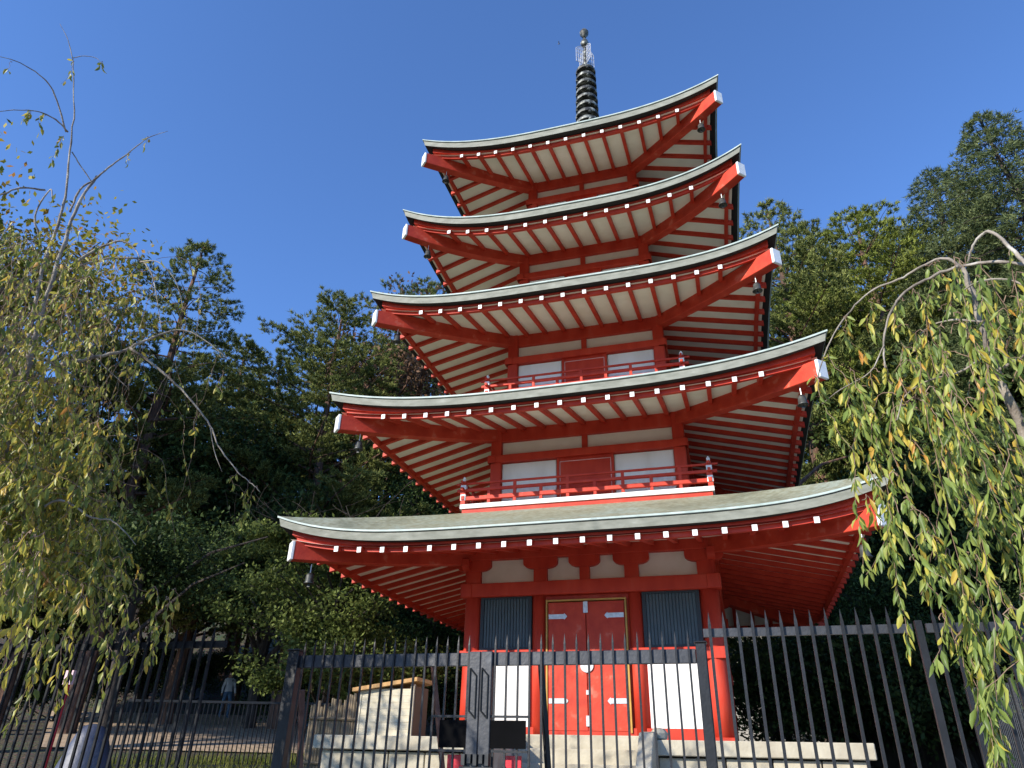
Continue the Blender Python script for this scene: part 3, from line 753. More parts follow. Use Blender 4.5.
def leaf_quads(C, size, nrm_up=.3, asp=.5):
    N = len(C); a = unit(rng.normal(size=(N, 3))+np.array([0, 0, -.2])); b = unit(np.cross(a, unit(rng.normal(size=(N, 3))+np.array([0, 0, nrm_up]))))
    L = size*rng.uniform(.6, 1.2, (N, 1)); V = np.empty((N, 4, 3))
    V[:, 0] = C; V[:, 1] = C+a*L*.5+b*L*asp*.5; V[:, 2] = C+a*L; V[:, 3] = C+a*L*.5-b*L*asp*.5
    return V.reshape(-1, 3), np.arange(4*N).reshape(-1, 4)
def make_broadleaf(name, label, H, Rad, base=.3, nleaf=30000, size=.09, mt='maple', bark='bark_dark', seed=3, layers=True, dens=.22, depth=3, flat=.35):
    global rng
    rng = np.random.default_rng(seed); rd = random.Random(seed)
    t = thing(name, label, 'tree'); tb = MB(); tips = []
    def grow(p, d, L, r, lv):
        pts = [p]; 
        for j in range(4):
            d = unit(d+np.array([rd.uniform(-.25, .25), rd.uniform(-.25, .25), rd.uniform(-.08, .16)])); pts.append(pts[-1]+d*L/4)
        tb.tube(pts, [r*(1-.45*j/4) for j in range(5)], 6 if lv < 2 else 4, cap=False)
        if lv >= 2: tips.extend(pts[1:])
        if lv < depth+1:
            for c in range(rd.choice((3, 4)) if lv else 7):
                q = pts[rd.choice((2, 3, 4)) if lv else rd.choice((2, 3, 4))]
                az = rd.uniform(0, 6.28); nd = unit(d*.45+np.array([math.cos(az), math.sin(az), rd.uniform(-.1, .5)])*.85)
                grow(q, nd, L*rd.uniform(.55, .75) if lv else Rad*rd.uniform(.5, .8), r*.5, lv+1)
    grow(np.array([0, 0, -1.]), np.array([0, 0, 1.]), H*max(base, .45)+1., H*.02, 0)
    tips = np.array(tips)
    tips[:, 2] = np.clip(tips[:, 2], H*base*.5, H)
    c = tips[rng.integers(0, len(tips), nleaf)]
    g_ = rng.normal(size=c.shape); g_ /= np.maximum(1, np.linalg.norm(g_, axis=1, keepdims=True)/1.55)
    c = c+g_*np.array([dens, dens, dens*flat])
    V, Fc = leaf_quads(c, size, 1.0, .55)
    tb.build('trunk', bark, t); npmesh('crown', V, Fc, 4, [mt], t)
    return t
def place(t, px, D, top=None, H=None, rz=0, px_y=None, base=None):
    """stand the tree where the ray of column px reaches distance D; scale so its top reaches pixel row top"""
    if H: H = max((c.data.vertices[i].co.z for c in bpy.data.objects if c.parent == t and c.name.startswith('crown') for i in range(0, len(c.data.vertices), 7)), default=H)-.15
    p = at(px, 600 if px_y is None else px_y, D); x, y = p[0], p[1]
    if top is not None:
        # pixel col px at row top may be at other azimuth: use it
        p = at(px, top, D); x, y = p[0], p[1]; z0 = gz(x, y); s = (p[2]-z0)/H
    else: z0 = gz(x, y); s = 1
    t.location = (x, y, z0); t.rotation_euler = (0, 0, rz); t.scale = (s, s, s)
    return t
#BG-TREES
pine = make_conifer('pine_tree', 'tall dark pine with rounded tufted top left of the pagoda, above the pale cherry twigs', 17, 3.6, base=.22, limbs=70, mt='pine', seed=11, needle=.14, wdt=.014, tuft_sp=.15, nneed=30)
place(pine, 203, 25, 243, 17)
pine2 = make_conifer('pine_tree', 'broad layered pine between the tall dark pine and the pagoda roofs', 15, 4.6, base=.15, limbs=72, mt='pine', seed=22, up=.5, droop=-.15, needle=.14, wdt=.014, tuft_sp=.15, nneed=30)
place(pine2, 345, 27, 300, 15)
pinew = make_conifer('pine_tree', 'yellow green pine right of the middle roof corner', 16, 4.0, base=.2, limbs=62, mt='pine_warm', seed=33, up=.3, needle=.14, wdt=.014, tuft_sp=.15, nneed=30)
place(pinew, 856, 27, 212, 16)
fir = make_conifer('fir_tree', 'tallest grey green fir at the right edge against the sky', 19, 5.4, base=.08, limbs=225, mt='fir', seed=44, shape='fir', droop=-.50, up=.62, needle=.16, wdt=.015, tuft_sp=.17, nneed=14, bark='bark_dark')
place(fir, 985, 25, 116, 19)
brown = make_broadleaf('withered_tree', 'brown withered tree right behind the left corner of the middle roof', 13, 3.6, mt='brown', seed=5, nleaf=36000, size=.09, dens=.24, flat=.9, bark='bark')
place(brown, 402, 31, 326, 12.5)
maple = make_broadleaf('maple_tree', 'sunlit green maple under the left corner of the lowest roof', 4.6, 3.6, base=.35, nleaf=34000, size=.10, mt='maple', seed=6, dens=.20, flat=.4)
place(maple, 330, 17.5)
maple.location.z -= .5
def cp(src, label, px, D, top, H, rz, grp='trees of the wood behind the pagoda', name=None):
    c = copy_tree(src); c['label'] = label; c['group'] = grp
    place(c, px, D, top, H, rz); return c
cp(pine2, 'small pine tip showing just above the middle roof at left', 428, 36, 287, 15, 1.0)
cp(pine, 'pine crown right behind the right corner of the second highest roof', 768, 27, 205, 17, 2.1)
cp(pine, 'dark pine at the left behind the weeping cherry', 130, 27, 300, 17, 4.0)
cp(pine2, 'pine between the yellow green pine and the fir at right', 905, 29, 262, 15, 2.6)
cp(pine2, 'pine in the gap below the yellow green pine beside the right roof corner', 815, 31, 262, 15, 4.4)
cp(pine2, 'shaded pine low at the left of the wood, behind the paving', 250, 31, 345, 15, 5.2)
cp(pine2, 'shaded pine standing behind the withered brown tree', 390, 33, 350, 15, .4)
cp(pine, 'dark pine at the far left edge behind the yellow leaved tree', 20, 27, 330, 17, 1.3)
cp(fir, 'shorter grey green fir leaning against the left side of the tallest fir', 926, 27, 176, 19, 3.3)
cp(pine2, 'pine in the dip between the yellow green pine and the firs', 888, 32, 236, 15, 5.0)
cp(pine, 'pine crown just right of the middle roof corner, left of the yellow green pine', 806, 32, 224, 17, .9)
cp(fir, 'fir beyond the right edge whose boughs reach into view', 1090, 24, 150, 19, 1.5)
cp(pine2, 'shaded pine behind the right cherry leaves', 960, 33, 300, 15, 3.2)
cp(fir, 'dark fir under the tall fir at right', 900, 36, 330, 19, .9)
# darker evergreens filling the wood
ev = make_broadleaf('evergreen_tree', 'dense dark evergreen deep in the wood left of the red posts', 9, 4.2, base=.12, nleaf=42000, size=.15, mt='dark_leaf', seed=8, dens=.5, flat=.8)
place(ev, 300, 27, 430, 9)
cp(pine2, 'shaded pine deep in the wood behind the tall dark pine', 185, 38, 365, 15, 1.7)
cp(pine2, 'shaded pine deep in the wood, in the dip between the two left pines', 285, 38, 352, 15, 3.9)
cp(pine, 'shaded pine deep in the wood at the far left', 80, 38, 355, 17, 2.9)
i = 0
EV = [(130, 33, 470, 'dark evergreen behind the paving at left'), (215, 35, 440, 'dark evergreen behind the person in the white top'), (395, 26, 470, 'dark evergreen just left of the second roof corner'),
      (455, 24, 540, 'dark evergreen showing under the left eave beside the corner column'), (30, 31, 480, 'dark evergreen at the far left below the cherry'), (520, 30, 480, 'dark evergreen mostly hidden behind the pagoda'),
      (830, 27, 400, 'dark evergreen behind the right end of the second roof'), (900, 25, 430, 'dark evergreen behind the right cherry leaves'), (985, 24, 430, 'dark evergreen at the right edge behind the cherry'),
      (1060, 22, 480, 'dark evergreen beyond the right edge'), (860, 21, 560, 'low dark evergreen under the right end of the lowest roof'), (960, 20, 580, 'low dark evergreen above the right fence'), (760, 23, 560, 'dark evergreen seen under the right eave')]
for px, D, tp, lb in EV:
    cp(ev, lb, px, D, tp, 9, i*1.3); i += 1
# off-frame trees to the left that shade the lower wood (their tops stay out of the picture)
shade = make_conifer('pine_tree', 'high crowned pine beyond the left edge of the view', 17, 4.2, base=.54, limbs=80, mt='pine', seed=71, needle=.26, wdt=.03, tuft_sp=.2, nneed=11)
shade['group'] = 'pines beyond the left edge'; shade.location = (-22, -4, gz(-22, -4))
for (x, y, s, rz, lb) in ((-28.5, 4, 1.05, 1.9, 'high crowned pine beyond the left edge, farthest back'), (-26, -9, 1.0, 4.1, 'high crowned pine far beyond the left edge')):
    c = copy_tree(shade, None, (x, y, gz(x, y)), rz, s); c['label'] = lb; c['group'] = 'pines beyond the left edge'
edge = make_broadleaf('cherry_tree', 'sparse cherry beyond the left edge that dapples the cabinet with shade', 7.5, 2.3, base=.35, nleaf=9500, size=.10, mt='cherry_l', seed=91, dens=.22, flat=.8, bark='bark_cherry')
edge.location = (-6.5, -8.9, gz(-6.5, -8.9))
# understorey bushes
bush = make_broadleaf('bush', 'leafy bush low under the wood at the far left', 2.6, 1.9, base=.1, nleaf=13000, size=.11, mt='dark_leaf', seed=81, dens=.30, flat=.8)
bush['group'] = 'bushes under the wood'; place(bush, 30, 33, 655, 2.6)
for i2, (px, D, tp, lb) in enumerate(((75, 34, 640, 'bush behind the red marker post'), (125, 35, 650, 'bush left of the lit paving, in the shade'), (165, 35, 640, 'bush behind the left half of the paving'), (205, 35.5, 648, 'bush just left of the person in the white top'),
      (262, 34, 650, 'bush behind the person in the bright blue top'), (300, 29, 655, 'bush behind the person in the pale shirt'), (350, 27, 655, 'bush behind the wooden cabinet'), (415, 24, 655, 'bush between the cabinet and the corner column'), (450, 22, 650, 'bush beside the left corner column'),
      (752, 19, 632, 'dark bush just right of the right corner column'), (795, 19, 626, 'dark bush behind the stone platform at right'), (840, 19, 630, 'dark bush behind the right end of the platform'), (890, 18.5, 622, 'dark bush behind the right fence'), (945, 18, 620, 'dark bush behind the lowest hanging cherry leaves'), (1000, 17, 615, 'dark bush at the lower right edge'))):
    c = copy_tree(bush); c['label'] = lb; place(c, px, D, tp, 2.6, i2*1.1)

# trunks seen low in the wood
def bare_trunk(px, py, D, h, r, label, mt='bark', lean=0):
    p = at(px, py, D); x, y = p[0], p[1]; z = gz(x, y)
    b = MB(); pts = [(x+lean*j/6+.05*math.sin(j), y, z-.4+h*j/6) for j in range(7)]
    t = thing('tree_trunk', label, 'tree trunk', (x, y, z), 'bare trunks in the wood')
    b.tube(pts, [r*(1-.35*j/6) for j in range(7)], 10); b.build('trunk', mt, t, (x, y, z), smooth=True)
    b = MB()
    for j in range(5):
        a = j*2.2; q = pts[4 if j < 3 else 5]; b.tube([q, (q[0]+1.1*math.cos(a), q[1]+1.1*math.sin(a), q[2]+.9), (q[0]+2*math.cos(a), q[1]+2*math.sin(a), q[2]+1.2)], [r*.35, r*.2, r*.08], 5)
    b.build('limb', mt, t, (x, y, z))
    if px == 104:
        cr = bpy.data.objects.new('crown', [c for c in bpy.data.objects if c.parent == bush and c.name.startswith('crown')][0].data); COL.objects.link(cr); cr.parent = t; cr.location = (0, 0, h-1.6); cr.scale = (.75, .75, .8)
bare_trunk(226, 700, 34, 9, .13, 'reddish pine trunk standing above the person in the white top')
bare_trunk(236, 700, 34.5, 9, .11, 'thinner reddish pine trunk just right of its twin')
bare_trunk(104, 720, 13.5, 3.6, .12, 'dark trunk with a yellow tag behind the left fence', 'bark_dark')
bare_trunk(372, 640, 30, 12, .17, 'grey brown trunk in the dark wood left of the second roof')
bare_trunk(404, 640, 31, 12, .13, 'thin pale trunk beside the grey brown trunk in the wood')
bare_trunk(818, 640, 22, 9, .22, 'pale trunk rising behind the right end of the lowest roof')
bare_trunk(795, 640, 26, 15, .15, 'thin reddish trunk in the gap beside the right eaves')
#FG-TREES
def leaf_shape(C, A, size, wid, curl=.25):
    """pointed folded leaf: 8 verts, 6 faces (tri) ; C base points, A direction"""
    N = len(C); A = unit(A); S = unit(np.cross(A, rng.normal(size=(N, 3)))); Nn = np.cross(S, A)
    L = size[:, None]; w_ = wid[:, None]
    mid = [C, C+A*L*.35+Nn*L*.03, C+A*L*.7-Nn*L*curl*.15*rng.uniform(-1, 1.5, (N, 1)), C+A*L*.98-Nn*L*curl*.5*rng.uniform(-1, 1.5, (N, 1))]
    fold = Nn*w_*.28
    l1 = mid[1]+S*w_*.5+fold; l2 = mid[2]+S*w_*.36+fold; r1 = mid[1]-S*w_*.5+fold; r2 = mid[2]-S*w_*.36+fold
    V = np.stack([mid[0], mid[1], mid[2], mid[3], l1, l2, r1, r2], 1).reshape(-1, 3)
    f = np.array([[0, 1, 4], [1, 5, 4], [1, 2, 5], [2, 3, 5], [0, 6, 1], [1, 6, 7], [1, 7, 2], [2, 7, 3]])
    Fc = (np.arange(N)[:, None, None]*8+f[None]).reshape(-1, 3)
    return V, Fc
def smooth_path(P, n=4):
    P = [np.array(p, float) for p in P]; P = [2*P[0]-P[1]]+P+[2*P[-1]-P[-2]]; out = []
    for i in range(1, len(P)-2):
        for j in range(n):
            t = j/n; a, b, c, d = P[i-1], P[i], P[i+1], P[i+2]
            out.append(.5*((2*b)+(-a+c)*t+(2*a-5*b+4*c-d)*t*t+(-a+3*b-3*c+d)*t**3))
    out.append(P[-2]); return np.array(out)
def cherry(name, label, base, limbs, strands, leafmat_, seed, lsize, bark='bark_cherry', leafstep=.03, lw=.34):
    """limbs: [(pts, r0, r1)]; strands: [(path pts, leaf start fraction, density)]"""
    global rng
    rng = np.random.default_rng(seed); rd = random.Random(seed)
    t = thing(name, label, 'tree', base); o = base
    tb = MB()
    for j, (P, r0, r1) in enumerate(limbs):
        Q = smooth_path(P, 5)
        Q[1:-1] += rng.normal(size=(len(Q)-2, 3))*r0*.18
        rr = np.linspace(r0, r1, len(Q))*(1+.10*np.sin(np.arange(len(Q))*1.7+j))
        tb.tube(Q, list(rr), 9 if r0 > .015 else 6)
    tb.build('trunk', bark, t, o, smooth=True)
    wb = MB(); C = []; A = []; S = []
    for (P, f0, dens, r) in strands:
        Q = smooth_path(P, 4); Q[1:] += rng.normal(size=(len(Q)-1, 3))*.006
        wb.tube(Q, list(np.linspace(r, .0012, len(Q))), 4, cap=False)
        seg = np.linalg.norm(np.diff(Q, axis=0), axis=1); cum = np.concatenate([[0], np.cumsum(seg)]); T = cum[-1]
        s = T*f0
        while s < T:
            k = min(len(seg)-1, np.searchsorted(cum, s)-1 if s > 0 else 0); fr = (s-cum[k])/seg[k]
            p = Q[k]*(1-fr)+Q[k+1]*fr; d = (Q[k+1]-Q[k])/seg[k]
            if rd.random() < dens:
                sd = np.array([rd.gauss(0, 1), rd.gauss(0, 1), 0]); sd /= np.linalg.norm(sd)
                C.append(p+sd*.004); A.append(np.array([0, 0, -1.0])*rd.uniform(.5, 1.2)+sd*rd.uniform(.15, .7)+d*.3); S.append(lsize*rd.uniform(.55, 1.15))
            s += leafstep*rd.uniform(.5, 1.5)
    wb.build('twig', 'twig', t, o)
    C = np.array(C); A = np.array(A); S = np.array(S)
    # petioles as small offset
    V, Fc = leaf_shape(C+unit(A)*S[:, None]*.12, A, S, S*lw*rng.uniform(.8, 1.2, len(S)))
    npmesh('foliage', V-np.array(o), Fc, 3, [leafmat_], t)
    print(name, 'leaves', len(C))
    return t
def P3(pts, D0, D1=None):
    D1 = D0 if D1 is None else D1; n = len(pts)
    return [at(x, y, D0+(D1-D0)*i/max(1, n-1)) for i, (x, y) in enumerate(pts)]
def hang(p, L, rd, out=None, sway=.12):
    """drooping strand from p"""
    az = rd.uniform(0, 6.28); u = np.array([math.cos(az), math.sin(az), 0])*rd.uniform(.05, .3)*min(L, 1) if out is None else out
    return [p, p+u*.45+np.array([0, 0, .05*L]), p+u*.85+np.array([0, 0, -.18*L]), p+u+np.array([rd.uniform(-1, 1)*sway*.4, rd.uniform(-1, 1)*sway*.4, -.55*L]), p+u*1.02+np.array([rd.uniform(-1, 1)*sway, rd.uniform(-1, 1)*sway, -L])]
# right cherry
rd = random.Random(5)
DR = 3.9
RL = [(P3([(1120, 640), (1060, 500), (1024, 432), (996, 370), (978, 312), (963, 268)], DR+.2, DR), .030, .012),
      (P3([(963, 268), (945, 258), (922, 266), (898, 280), (870, 292), (846, 316), (827, 348), (816, 384)], DR, DR+.15), .009, .0035),
      (P3([(958, 266), (930, 278), (905, 292), (889, 316), (884, 345), (885, 368)], DR-.05, DR-.1), .009, .004),
      (P3([(963, 266), (990, 262), (1024, 264), (1060, 270)], DR, DR-.3), .008, .008),
      (P3([(1060, 300), (1024, 262), (1003, 240), (985, 232), (973, 246), (968, 262)], DR-.4, DR-.2), .011, .005),
      (P3([(1080, 330), (1024, 285), (985, 280), (960, 292)], DR-.2, DR-.1), .006, .004),
      (P3([(996, 372), (1024, 356), (1050, 352)], DR, DR), .008, .006),
      (P3([(990, 352), (960, 372), (930, 380), (905, 396), (897, 420)], DR, DR-.15), .006, .003),
      (P3([(982, 322), (950, 320), (925, 330), (912, 350)], DR, DR+.2), .006, .003),
      (P3([(884, 345), (870, 372), (840, 390), (822, 404)], DR-.1, DR), .004, .003),
      (P3([(1120, 640), (1150, 900), (1160, 1200)], DR+.2, DR+.3), .045, .06)]
RS = []
def addstrand(px, py, D, L, f0=.1, dens=.9, r=.0028, out=None, sway=.1):
    RS.append((hang(at(px, py, D), L, rd, out, sway), f0, dens, r))
for (px, py, L) in ((816, 384, .50), (822, 360, .35), (846, 318, .22), (850, 372, .45), (858, 380, .55), (846, 390, .25), (884, 366, .55), (880, 372, .9), (893, 330, .7), (870, 388, .95), (866, 470, .45), (862, 500, .35), (905, 300, .6),
                    (872, 300, .25), (926, 266, .30), (940, 262, .28), (918, 350, .8), (912, 352, 1.1), (897, 420, .9), (905, 396, 1.2), (925, 330, .9), (930, 380, 1.3)):
    addstrand(px, py, DR+rd.uniform(-.1, .1), L)
for i in range(26):
    px = rd.uniform(900, 1070); py = rd.uniform(262, 330) if px > 950 else rd.uniform(290, 360)
    addstrand(px, py, DR+rd.uniform(-.3, .4), rd.uniform(.25, .6), dens=.8)
for i in range(50):
    px = rd.uniform(895, 1085); lo = 262 if px > 955 else 300+(955-px)*1.0
    py = rd.uniform(lo, 560); bot = 585+min(1, max(0, (px-890)/75))*140+rd.uniform(-90, 25)
    if bot-py < 30: continue
    L = (bot-py)/F_PX*DR*rd.uniform(.35, .85)
    addstrand(px, py, DR+rd.uniform(-.45, .45), min(L, 1.3), dens=.62, sway=.15)
for (px, py, L) in ((935, 560, .62), (950, 590, .78), (962, 600, .62), (940, 620, .5), (955, 640, .55), (910, 560, .45), (975, 560, .4), (925, 540, .6), (945, 560, .9), (968, 640, .4)):
    addstrand(px, py, DR-.15, L, dens=.85, out=np.array([.05, 0, 0]))
for (px, py, L) in ((1018, 610, .22), (1024, 600, .28), (1030, 615, .25)):
    addstrand(px, py, DR-1.1, L, dens=1)
bR = at(1150, 1200, DR+.3); bR = (bR[0], bR[1], gz(bR[0], bR[1]))
cherry('weeping_cherry', 'weeping cherry with long pale green and yellow leaves hanging in at the right', tuple(float(v) for v in bR), RL, RS, 'cherry_r', 9, .088, leafstep=.0165, lw=.26)
# left cherry
rd = random.Random(15); RS = []; DL = 6.6
LL = [(P3([(-60, 1000), (-40, 760), (-20, 600), (2, 470), (18, 400), (32, 345)], DL+.2, DL), .06, .026),
      (P3([(32, 345), (45, 300), (62, 250), (78, 205), (97, 176)], DL, DL-.1), .021, .011),
      (P3([(10, 440), (22, 370), (42, 270), (58, 225), (66, 190), (70, 150), (74, 110), (73, 60)], DL+.3, DL+.1), .020, .004),
      (P3([(73, 60), (68, 40), (60, 24)], DL+.1, DL+.1), .005, .002),
      (P3([(73, 58), (84, 56), (96, 58), (102, 64)], DL+.1, DL), .004, .002),
      (P3([(66, 132), (55, 95), (43, 78), (20, 63), (-5, 55)], DL+.1, DL-.3), .008, .003),
      (P3([(68, 132), (56, 120), (40, 112), (18, 110), (-5, 112)], DL+.1, DL-.2), .008, .003),
      (P3([(94, 180), (112, 165), (130, 152), (148, 138), (168, 131)], DL-.1, DL-.2), .010, .002),
      (P3([(70, 212), (80, 190), (94, 180)], DL, DL-.1), .010, .009),
      (P3([(72, 152), (82, 168), (92, 182)], DL, DL), .006, .005),
      (P3([(76, 262), (92, 252), (108, 244), (122, 241), (134, 248), (140, 258)], DL-.1, DL-.3), .013, .005),
      (P3([(70, 270), (92, 262), (118, 258), (140, 260), (152, 275), (157, 300), (162, 330)], DL, DL-.4), .012, .003),
      (P3([(60, 365), (90, 358), (120, 352), (135, 345), (158, 335), (182, 330), (205, 340), (228, 360)], DL-.1, DL-.5), .018, .003),
      (P3([(130, 348), (150, 362), (172, 380), (192, 402), (210, 425), (218, 445), (236, 470), (250, 482), (260, 492)], DL-.3, DL-.6), .012, .003),
      (P3([(210, 425), (214, 450), (222, 472)], DL-.5, DL-.5), .004, .002),
      (P3([(60, 300), (80, 340), (100, 362), (128, 388)], DL+.1, DL-.2), .010, .003),
      (P3([(20, 395), (0, 350), (-30, 320)], DL, DL-.5), .03, .015),
      (P3([(140, 262), (158, 262), (175, 280), (184, 310)], DL-.3, DL-.6), .006, .002),
      (P3([(25, 520), (60, 500), (92, 518), (110, 520), (125, 532), (136, 545)], DL-.6, DL-.8), .010, .003),
      (P3([(45, 190), (20, 188), (0, 195), (-20, 190)], DL+.2, DL), .010, .006),
      (P3([(40, 240), (35, 215), (50, 190), (52, 198)], DL+.2, DL), .010, .005)]
for (px, py, L, dn) in ((62, 138, .35, .8), (30, 112, .15, .8), (45, 116, .15, .9), (148, 138, .12, .5), (130, 152, .12, .5), (12, 62, .12, .3), (102, 62, .08, .9), (72, 60, .3, .5)):
    RS.append((hang(at(px, py, DL), L, rd, None, .03), .1, dn, .002))
for (px, py, L, dn) in ((258, 488, .3, .5), (222, 372, .25, .6), (236, 470, .2, .5), (250, 482, .3, .5), (200, 415, .2, .3), (222, 358, .5, .18), (162, 330, .9, .12), (184, 310, .9, .12), (140, 300, 1.1, .12), (150, 290, 1.3, .12), (128, 262, 1.2, .1), (172, 382, .9, .15), (190, 400, 1.0, .12)):
    RS.append((hang(at(px, py, DL-.5), L, rd, None, .12), .3, dn, .0028))
for i in range(690):
    px = rd.gauss(22, 68); py = rd.uniform(235, 600)
    if px > 165 or px < -150: continue
    mx = 150+(rd.random()*40)-abs(py-380)*.18
    if px > mx: continue
    bot = 715-max(0, px-60)*.75+rd.uniform(-120, 0)
    L = (bot-py)/F_PX*DL*rd.uniform(.12, .45)
    if L < .12: continue
    dens = .25 if py < 330 else .45 if py < 400 else .8
    if px > 100: dens *= .55
    RS.append((hang(at(px, py, DL+rd.uniform(-.9, .8)), min(L, 1.2), rd, np.array([rd.gauss(0, .28), rd.gauss(0, .28), 0]), .25), .0, dens, .0026))
for i in range(26):
    px = rd.uniform(-20, 40); py = rd.uniform(520, 600)
    RS.append((hang(at(px, py, DL-2.2+rd.uniform(-.4, .4)), rd.uniform(.2, .5), rd, None, .1), .1, .8, .003))
for (px, py, L) in ((90, 425, .5), (95, 440, .45), (88, 430, .6), (84, 600, .5), (72, 620, .5), (78, 590, .7), (150, 590, .45), (165, 600, .5), (172, 590, .35), (98, 420, .3), (130, 560, .5), (112, 560, .6), (120, 600, .5), (60, 610, .6), (40, 620, .6), (135, 620, .3), (20, 600, .6), (105, 580, .7)):
    RS.append((hang(at(px, py, DL-1.0), L, rd, None, .06), .05, .85, .003))
bL = at(-60, 1000, DL+.2)
cherry('weeping_cherry', 'bare topped weeping cherry with olive leaves hanging over the fence at the left', (float(bL[0]), float(bL[1]), float(gz(bL[0], bL[1]))), LL, RS, 'cherry_l', 19, .078, leafstep=.024, lw=.36)
# yellow leaved tree behind it
birch = make_broadleaf('yellow_leaved_tree', 'tree with thin yellow green leaves behind the left cherry limbs', 9.0, 2.5, base=.3, nleaf=46000, size=.085, mt='birch', seed=61, dens=.42, flat=.8, bark='bark_cherry')
place(birch, 6, 20, 128, 8.6)
#DETAILS
# ------------------------------------------------------------------ people on the far path
def person(x, y, z, lab, top, bot, hairmat='hair', rz=0, s=1.0, walk=.12, arm=.1):
    bpy.context.view_layer.update()
    J = [(0, 0, .95), (0, 0, 1.18), (0, 0, 1.40), (0, .0, 1.50), (0, -.01, 1.60), (0, -.005, 1.70),
         (.17, 0, 1.39), (.22, -arm*.5, 1.12), (.23, -arm*1.8, .88), (.235, -arm*2.1, .80), (-.17, 0, 1.39), (-.22, arm*.4, 1.12), (-.23, arm*.3, .87), (-.235, arm*.2, .79),
         (.09, 0, .90), (.10, -walk, .50), (.10, -walk*.6, .09), (.11, -walk*.6-.15, .03), (-.09, 0, .90), (-.10, walk*.6, .50), (-.10, walk*1.6, .10), (-.11, walk*1.6-.14, .03)]
    E = [(0, 1), (1, 2), (2, 3), (3, 4), (4, 5), (2, 6), (6, 7), (7, 8), (8, 9), (2, 10), (10, 11), (11, 12), (12, 13), (0, 14), (14, 15), (15, 16), (16, 17), (0, 18), (18, 19), (19, 20), (20, 21)]
    rad = [.145, .13, .14, .055, .095, .085, .07, .048, .035, .03, .07, .048, .035, .03, .10, .065, .045, .035, .10, .065, .045, .035]
    me = bpy.data.meshes.new('person'); me.from_pydata(J, E, []); o = bpy.data.objects.new('person', me); COL.objects.link(o)
    sm = o.modifiers.new('skin', 'SKIN'); ss = o.modifiers.new('sub', 'SUBSURF'); ss.levels = 2; ss.render_levels = 2
    for i, v in enumerate(me.skin_vertices[0].data if len(me.skin_vertices) else []): v.radius = (rad[i], rad[i]*(.72 if i < 3 else 1)); v.use_root = (i == 0)
    if not len(me.skin_vertices): return
    dg = bpy.context.evaluated_depsgraph_get(); dg.update(); em = bpy.data.meshes.new_from_object(o.evaluated_get(dg))
    o.modifiers.clear(); o.data = em
    em.materials.clear()
    for q in (top, bot, 'skin', hairmat): em.materials.append(M[q])
    for p in em.polygons:
        c = p.center; p.use_smooth = True
        p.material_index = 1 if c.z < .96 and abs(c.x) < .19 else 2 if (c.z > 1.47 or (c.z < .90 and abs(c.x) > .19)) else 0
        if c.z > 1.66 or (c.z > 1.54 and c.y > .0): p.material_index = 3
    o.location = (x, y, z); o.rotation_euler = (0, 0, rz); o.scale = (s, s, s)
    tag(o, lab, 'person', 'visitors on the path')
def onpath(px, D): p = at(px, 740, D); return float(p[0]), float(p[1]), float(gz(p[0], p[1]))+.03
x, y, z = onpath(219, 33.0); person(x, y, z, 'person in a white top and blue jeans walking on the lit paving', 'cl_white', 'cl_jeans', rz=1.0)
x, y, z = onpath(256, 33.5); person(x, y, z, 'person in a bright blue top in the shade right of the jeans wearer', 'cl_blue', 'cl_dark', rz=2.4)
x, y, z = onpath(302, 29.5); person(x, y, z, 'person in a pale shirt seen just right of the left gate post', 'cl_white', 'cl_jeans', rz=-.6)
x, y, z = onpath(330, 29.5); person(x, y, z, 'person in a navy jacket standing left of the wooden cabinet', 'cl_navy', 'cl_dark', rz=.3)
# tarpaulin covered pile, red post
p = at(82, 768, 13.0); zz = gz(p[0], p[1]); b = MB(); n = 18
prof = [(.50, -.1), (.44, .2), (.33, .5), (.24, .72), (.16, .84), (.04, .88)]
vs = []
for r0, h in prof:
    for j in range(n):
        a = 2*math.pi*j/n; rr = r0*(1+.07*math.sin(3*a)+.04*math.sin(7*a+1+h)); vs.append((p[0]+rr*math.cos(a), p[1]+rr*.8*math.sin(a), zz+h))
b.add(vs, [(i*n+j, i*n+(j+1) % n, (i+1)*n+(j+1) % n, (i+1)*n+j) for i in range(len(prof)-1) for j in range(n)]+[tuple(range((len(prof)-1)*n, len(prof)*n))])
tag(b.build('covered_pile', 'tarp', org=(p[0], p[1], zz), smooth=True), 'grey blue tarpaulin draped over a waist high pile behind the left fence', 'tarpaulin')
p = at(52, 740, 13.5); zz = gz(p[0], p[1]); o = (float(p[0]), float(p[1]), float(zz))
t = thing('marker_post', 'slim red post with a pink card on top behind the left fence', 'post', o)
mt_ = float(at(57, 684, 13.5)[2]); b = MB(); b.tube([(o[0], o[1], zz-.2), (o[0], o[1], mt_)], .033, 10); b.build('pole', 'signred', t, o)
b = MB(); b.box(o[0]-.08, o[0]+.07, o[1]-.03, o[1]+.02, mt_, mt_+.20); b.build('card', 'pink', t, o)
p = at(97, 706, 13.25); b = MB(); b.box(-.045, .045, -.01, .01, -.09, .09); o2 = b.build('tag', 'yellow', org=(0, 0, 0)); o2.location = tuple(p); o2.rotation_euler = (0, 0, YAW*-1+.3)
o2.name = 'name_tag'; tag(o2, 'small pale yellow tag on the dark trunk behind the left fence', 'tag')
